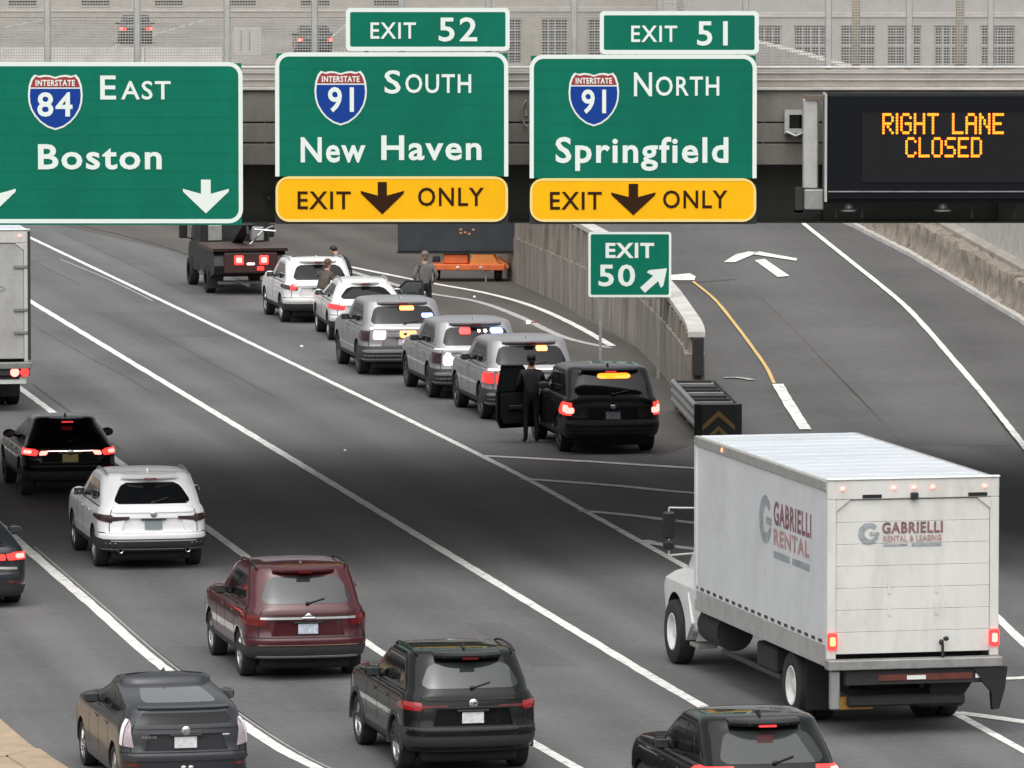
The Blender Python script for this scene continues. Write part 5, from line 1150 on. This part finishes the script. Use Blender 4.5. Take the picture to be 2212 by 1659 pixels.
# print on the roll door
bpart_t(text_mb(MB(), 'GABRIELLI', -.46, .44, 2.93, 3.08, yl, .03, .004), 'lettering', M_logo); bpart_t(text_mb(MB(), 'RENTAL & LEASING', -.44, .42, 2.81, 2.89, yl, .03, .004), 'lettering', M_logo3); bpart_t(MB().box(-.02, .42, yl, yl + .004, 2.735, 2.775).box(-.44, -.08, yl, yl + .004, 2.745, 2.77), 'print_bar', M_logo2)
def g_logo(cx, cz, r, y):
    mb = MB(); a0 = 40; out = [(cx + r * math.cos(R(a)), cz + r * math.sin(R(a))) for a in range(a0, 341, 15)]; inn = [(cx + r * .55 * math.cos(R(a)) + r * .12, cz + r * .55 * math.sin(R(a))) for a in range(a0, 341, 15)]; n = len(out)
    mb.add([(p[0], y, p[1]) for p in out + inn] + [(p[0], y + .004, p[1]) for p in out + inn], [(i, i + 1, n + i + 1, n + i) for i in range(n - 1)] + [(2 * n + i, 2 * n + i + 1, i + 1, i) for i in range(n - 1)])
    return mb.box(cx + r * .1, cx + r * 1.0, y, y + .004, cz - r * .18, cz + r * .12)
bpart_t(g_logo(-.66, 2.93, .155, yl), 'logo', M_logo2)
# print on the left side: the same sheet turned onto x = -hw
def side_print(mb): 
    o = MB(); o.f = mb.f; o.m = mb.m; o.v = [(-hw - .006 + v[1], -v[0], v[2]) for v in mb.v]; return o
# side print spans y 0.75 .. 3.05 (front to rear reads left to right)
bpart_t(side_print(text_mb(MB(), 'GABRIELLI', -2.95, -.85, 2.80, 3.12, .002, .03, .004)), 'lettering', M_logo); bpart_t(side_print(text_mb(MB(), 'RENTAL', -2.95, -.95, 2.50, 2.72, .002, .04, .004)), 'lettering', M_logo3)
bpart_t(side_print(MB().box(-2.95, -2.05, .002, .006, 2.30, 2.40).box(-1.9, -.95, .002, .006, 2.30, 2.40)), 'print_bar', M_logo2); bpart_t(side_print(g_logo(-3.42, 2.82, .36, .002)), 'logo', M_logo2)
_p = P(60, 886); lx = _p.x - 1.42
box_truck('box_truck', 'white box truck with swing doors cut by the left edge, braking', (lx + .25, _p.y - .6, 0), 10.0, swing=True, zb=1.15, zt=3.98, Lb=7.0, ax_f=8.7)

# --- far traffic seen through the fence
FAR = dict(rails=False, wiper=False, fin=False, spoiler=0)
p = P(287, 96); car('far_car', 'small dark car with two red lamps seen through the fence at the upper left', 'car', None, 5, loc=(p.x, p.y + 2.2, -.02), pm=P_dkblue, tails='brake', tailq=((.95, .82), (2.1, .82), (2.0, 1.0), (.95, 1.0)), group='far cars behind the fence', **FAR)
p = P(672, 122); car('far_car', 'far car with a red lamp through the fence left of the exit 52 tab', 'car', None, 6, loc=(p.x, p.y + 2.2, -.02), pm=P_grey, tails='brake', tailq=((1.15, .80), (1.9, .82), (1.9, 1.0), (1.15, 1.0)), group='far cars behind the fence', **FAR)
p = P(1092, 146); car('far_car', 'far car with a red lamp through the fence between the two exit tabs', 'car', None, 4, loc=(p.x, min(p.y + 2.2, 314), -.02), pm=P_grey, tails='brake', tailq=((1.15, .80), (1.9, .82), (1.9, 1.0), (1.15, 1.0)), group='far cars behind the fence', **FAR)

# ================================================================ PORTABLE MESSAGE SIGN, FLARES
M_or = mat('orange paint', (.62, .13, .03), .5, noise=.2, nscale=4, dirt=(.25, .08, .04), dirt_amt=.6); M_or2 = mat('light orange paint', (.62, .22, .05), .5, noise=.15, nscale=4)
tp = P(1010, 608); tr = thing('message_trailer', 'orange trailer with a large dark message panel near the wall', 'trailer', tp, R(-3))
k = tp.y / F
bz = PY(1000, 543, tp.y).z
MB().box((860 - 1010) * k, (1115 - 1010) * k, -.25, -.10, bz, bz + 1.9, .02).build('display_panel', mat('dark panel', (.030, .034, .040), .4, noise=.25, nscale=3), tr)
MB().box((860 - 1010) * k - .03, (1115 - 1010) * k + .03, -.27, -.08, bz - .05, bz - .002).build('panel_frame', M_black, tr)
for i in range(5):
  for j in range(3):
    x = (985 - 1010 + i * 9) * k; z = bz + .42 + j * .085 + random.uniform(-.02, .02)
    if random.random() < .4: MB().box(x, x + .07, -.262, -.251, z, z + .05).build('led_text', mat('dim amber led', (.3, .15, .05), .4, emit=(1, .4, .3), estr=.12), tr)
MB().box((930 - 1010) * k, (1092 - 1010) * k, -.35, 1.2, .33, .50, .02).build('frame', M_or, tr)
MB().box((958 - 1010) * k, (1012 - 1010) * k, -.2, .6, .501, bz - .06, .03).build('control_box', M_or, tr)
MB().prism([((1015 - 1010) * k, .501), ((1078 - 1010) * k, .501), ((1066 - 1010) * k, bz - .06), ((1022 - 1010) * k, bz - .06)], 'y', -.25, .7).build('battery_box', M_or2, tr)
MB().box(-.05, .05, .0, .1, .5, bz + .6).build('mast', M_or, tr)
wheel(tr, (1075 - 1010) * k, .3, .33, .2, 0, True, 'steel'); wheel(tr, (938 - 1010) * k, .9, .33, .2, 0, True, 'steel')
MB().prism([((1052 - 1010) * k, .38), ((1100 - 1010) * k, .38), ((1098 - 1010) * k, .48), ((1075 - 1010) * k, .70), ((1054 - 1010) * k, .60)], 'y', -.1, .55).build('mudguard', M_or2, tr)
for u in (990, 1040): MB().ball(((u - 1010) * k, -.36, .42), .05, .02, .04, 8, 6).build('reflector', M_line, tr)
MB().box((1049 - 1010) * k, (1052 - 1010) * k, -.2, -.15, .0, .34).box((934 - 1010) * k, (937 - 1010) * k, -.2, -.15, .0, .34).build('jack', M_galv_d, tr)
for u, v, lab in ((1183, 640, 'burning road flare on the asphalt near the foot of the wall'), (1143, 699, 'burning road flare beside the point of the curved gore line')):
    p = P(u, v); f = thing('road_flare', lab, 'flare', p, random.random() * 3); MB().tube((0, 0, .02), (.28, 0, .03), .014, 8).build('stick', mat('red flare stick', (.4, .03, .03), .6), f); MB().ball((-.03, 0, .04), .055, .05, .04, 10, 7).build('flame', E_white, f)
p = P(1243, 728) if False else P(1020, 652)
# ================================================================ PEOPLE
def person(label, loc, rz, joints, shirt, pants, skin=M_skin, hair=None, hat=None, waist=.98, height=1.8, shoe=None, bare_arms=False):
    """one continuous skinned body; joints override the standing pose (x right, y forward, z up)"""
    J = dict(pelvis=(0, 0, .98), waist=(0, .0, 1.10), chest=(0, .01, 1.32), neck0=(0, 0, 1.48), neck=(0, .01, 1.55), head=(0, .02, 1.66), crown=(0, .01, 1.76),
             shL=(-.19, 0, 1.44), elL=(-.27, -.03, 1.16), wrL=(-.27, .06, .92), haL=(-.26, .09, .82), shR=(.19, 0, 1.44), elR=(.27, -.03, 1.16), wrR=(.27, .06, .92), haR=(.26, .09, .82),
             hiL=(-.10, 0, .92), knL=(-.11, .03, .51), anL=(-.12, -.02, .09), toL=(-.13, .15, .04), hiR=(.10, 0, .92), knR=(.11, .03, .51), anR=(.12, -.02, .09), toR=(.13, .15, .04))
    J.update(joints or {})
    RAD = dict(pelvis=.155, waist=.145, chest=.165, neck0=.10, neck=.058, head=.095, crown=.075, shL=.075, elL=.05, wrL=.034, haL=.036, shR=.075, elR=.05, wrR=.034, haR=.036, hiL=.095, knL=.065, anL=.045, toL=.042, hiR=.095, knR=.065, anR=.045, toR=.042)
    names = list(J); ix = {n: i for i, n in enumerate(names)}
    E = [('pelvis', 'waist'), ('waist', 'chest'), ('chest', 'neck0'), ('neck0', 'neck'), ('neck', 'head'), ('head', 'crown'), ('chest', 'shL'), ('shL', 'elL'), ('elL', 'wrL'), ('wrL', 'haL'), ('chest', 'shR'), ('shR', 'elR'), ('elR', 'wrR'), ('wrR', 'haR'), ('pelvis', 'hiL'), ('hiL', 'knL'), ('knL', 'anL'), ('anL', 'toL'), ('pelvis', 'hiR'), ('hiR', 'knR'), ('knR', 'anR'), ('anR', 'toR')]
    k = height / 1.78; verts = [tuple(c * k for c in J[n]) for n in names]; edges = [(ix[a], ix[b]) for a, b in E]; rad = [RAD[n] * k for n in names]
    for sd in ('L', 'R'):                                         # fingers and thumb rooted in the palm
        h_ = Vector(J['ha' + sd]); w_ = Vector(J['wr' + sd]); d = (h_ - w_).normalized(); s = Vector((1, 0, 0)) if abs(d.x) < .8 else Vector((0, 1, 0)); s = (s - d * s.dot(d)).normalized(); b = d.cross(s)
        for q, ln in ((-.030, .075), (-.010, .085), (.010, .08), (.030, .065)):
            i0 = len(verts); a = h_ + s * q + d * .03; m1 = a + d * ln * .55 + b * .012; m2 = m1 + d * ln * .4 + b * .03
            verts += [tuple(x * k for x in a), tuple(x * k for x in m1), tuple(x * k for x in m2)]; rad += [.011 * k, .010 * k, .008 * k]; edges += [(ix['ha' + sd], i0), (i0, i0 + 1), (i0 + 1, i0 + 2)]
        i0 = len(verts); a = h_ + s * -.04 + b * .01; m1 = a - s * .03 + d * .04; verts += [tuple(x * k for x in a), tuple(x * k for x in m1)]; rad += [.012 * k, .010 * k]; edges += [(ix['ha' + sd], i0), (i0, i0 + 1)]
    me = bpy.data.meshes.new('body'); me.from_pydata(verts, edges, []); ob = bpy.data.objects.new('body_tmp', me); COL.objects.link(ob)
    md = ob.modifiers.new('s', 'SKIN'); md.use_smooth_shade = True
    for i, sv in enumerate(me.skin_vertices[0].data): sv.radius = (rad[i], rad[i]); sv.use_root = (i == 0)
    sd_ = ob.modifiers.new('d', 'SUBSURF'); sd_.levels = 1; sd_.render_levels = 1
    dg = bpy.context.evaluated_depsgraph_get(); bm_ = bpy.data.meshes.new_from_object(ob.evaluated_get(dg)); bpy.data.objects.remove(ob)
    shoe = shoe or M_black
    for m in (shirt, pants, skin, shoe): bm_.materials.append(m)
    seg = []
    for a, b in E: seg.append((a, b, Vector(J[a]) * k, Vector(J[b]) * k))
    SK = {'wrL', 'haL', 'wrR', 'haR', 'neck', 'head', 'crown'}; PT = {'hiL', 'knL', 'hiR', 'knR'}
    for p in bm_.polygons:
        c = p.center; best = None
        for a, b, A, B in seg:
            d = B - A; t = max(0, min(1, (c - A).dot(d) / d.length_squared)); q = (c - (A + d * t)).length
            if best is None or q < best[0]: best = (q, a, b, t)
        _, a, b, t = best
        if b in ('toL', 'toR') or (b in ('anL', 'anR') and t > .88): p.material_index = 3
        elif a in PT or b in PT or (a == 'pelvis' and t < .35): p.material_index = 1
        elif b in ('haL', 'haR') or (b in ('wrL', 'wrR') and t > (.1 if bare_arms else .9)) or a in ('neck', 'head') or b in ('neck',) and t > .5: p.material_index = 2
        else: p.material_index = 0
        p.use_smooth = True
    root = thing('person', label, 'person', loc, rz); obj('body', bm_, root)
    hc = (Vector(J['head']) + Vector(J['crown'])) * .5 * k; f = Vector((0, 1, 0))
    MB().ball((hc.x, hc.y + .085 * k, hc.z - .02), .016, .022, .022, 8, 6).build('nose', skin, root, 60)
    MB().ball((hc.x - .036, hc.y + .078 * k, hc.z + .012), .011, .008, .008, 8, 5).ball((hc.x + .036, hc.y + .078 * k, hc.z + .012), .011, .008, .008, 8, 5).build('eyes', M_black, root)
    MB().box(hc.x - .025, hc.x + .025, hc.y + .076 * k, hc.y + .086 * k, hc.z - .066, hc.z - .056).build('mouth', mat('lips', (.30, .10, .09), .5), root)
    for sg in (-1, 1): MB().ball((hc.x + sg * .088, hc.y, hc.z - .01), .014, .025, .035, 8, 6).build('ear', skin, root, 60)
    if hair: MB().ball((hc.x, hc.y - .018, hc.z + .035), .102, .108, .095, 14, 8).ball((hc.x, hc.y - .06, hc.z - .05), .07, .05, .08, 10, 6).build('hair', hair, root, 60)
    if hat:
        MB().lathe([(.055, .0), (.055, .10), (.06, .165), (.045, .175), (.04, .11), (.04, 0)], 20, 'z', (hc.x, hc.y, hc.z)).lathe([(.04, .108), (.10, .104), (.15, .09), (.165, .05), (.16, 0)], 20, 'z', (hc.x, hc.y, hc.z)).build('hat', hat, root, 40)
    MB().box(hc.x * 0 - .155, .155, -.12 + J['waist'][1] * k, .13 + J['waist'][1] * k, (J['pelvis'][2] + .045) * k, (J['pelvis'][2] + .085) * k, .03).build('belt', M_black, root)
    return root
M_greyshirt = mat('grey uniform shirt', (.13, .12, .12), .8, noise=.2, nscale=6); M_dark = mat('dark uniform', (.022, .023, .027), .8, noise=.2, nscale=8); M_navy = mat('black trousers', (.010, .011, .014), .8)
M_brown = mat('brown hair', (.10, .055, .035), .7); M_camo = mat('olive brown jacket', (.075, .065, .05), .85, noise=.35, nscale=9); M_tanhat = mat('grey felt hat', (.40, .36, .33), .8); M_blackhair = mat('black hair', (.01, .009, .009), .6)
p = P(918, 700); person('officer in grey shirt and black trousers standing by the orange trailer', p, R(12), dict(elL=(-.30, -.10, 1.20), wrL=(-.20, .02, 1.02), haL=(-.14, .06, .98), elR=(.30, -.10, 1.20), wrR=(.20, .02, 1.02), haR=(.14, .06, .98)), M_greyshirt, M_navy, hair=mat('grey brown hair', (.16, .12, .10), .7), height=1.84)
p = P(697, 711); person('person in olive brown jacket standing left of the white wagon', p, R(-40), dict(chest=(.0, .10, 1.30), neck0=(0, .16, 1.45), neck=(0, .19, 1.52), head=(0, .22, 1.62), crown=(0, .22, 1.72), shL=(-.19, .12, 1.41), shR=(.19, .12, 1.41), elL=(-.24, .22, 1.16), wrL=(-.10, .42, 1.10), haL=(-.05, .50, 1.1), elR=(.24, .22, 1.16), wrR=(.10, .42, 1.10), haR=(.05, .50, 1.1)), M_camo, M_dark, hair=M_brown, height=1.78)
p = P(752, 664); person('person in black jacket leaning at the far side of the white SUV', p, R(60), dict(waist=(0, .06, 1.08), chest=(0, .20, 1.24), neck0=(0, .32, 1.36), neck=(0, .37, 1.41), head=(0, .45, 1.47), crown=(0, .50, 1.55), shL=(-.19, .26, 1.32), shR=(.19, .26, 1.32), elL=(-.22, .45, 1.14), wrL=(-.12, .66, 1.12), haL=(-.10, .74, 1.12), elR=(.22, .45, 1.14), wrR=(.12, .66, 1.12), haR=(.10, .74, 1.12)), M_dark, M_dark, hair=M_blackhair, height=1.78)
person('officer in dark uniform standing inside the open door of the black SUV', bs.matrix_basis @ Vector((-1.22, .45, 0)), R(9.5), dict(elR=(.30, .12, 1.2), wrR=(.34, .34, 1.28), haR=(.36, .42, 1.32), elL=(-.28, .05, 1.16), wrL=(-.30, .26, 1.05), haL=(-.31, .33, 1.05)), M_dark, M_navy, hair=M_blackhair, height=1.83)
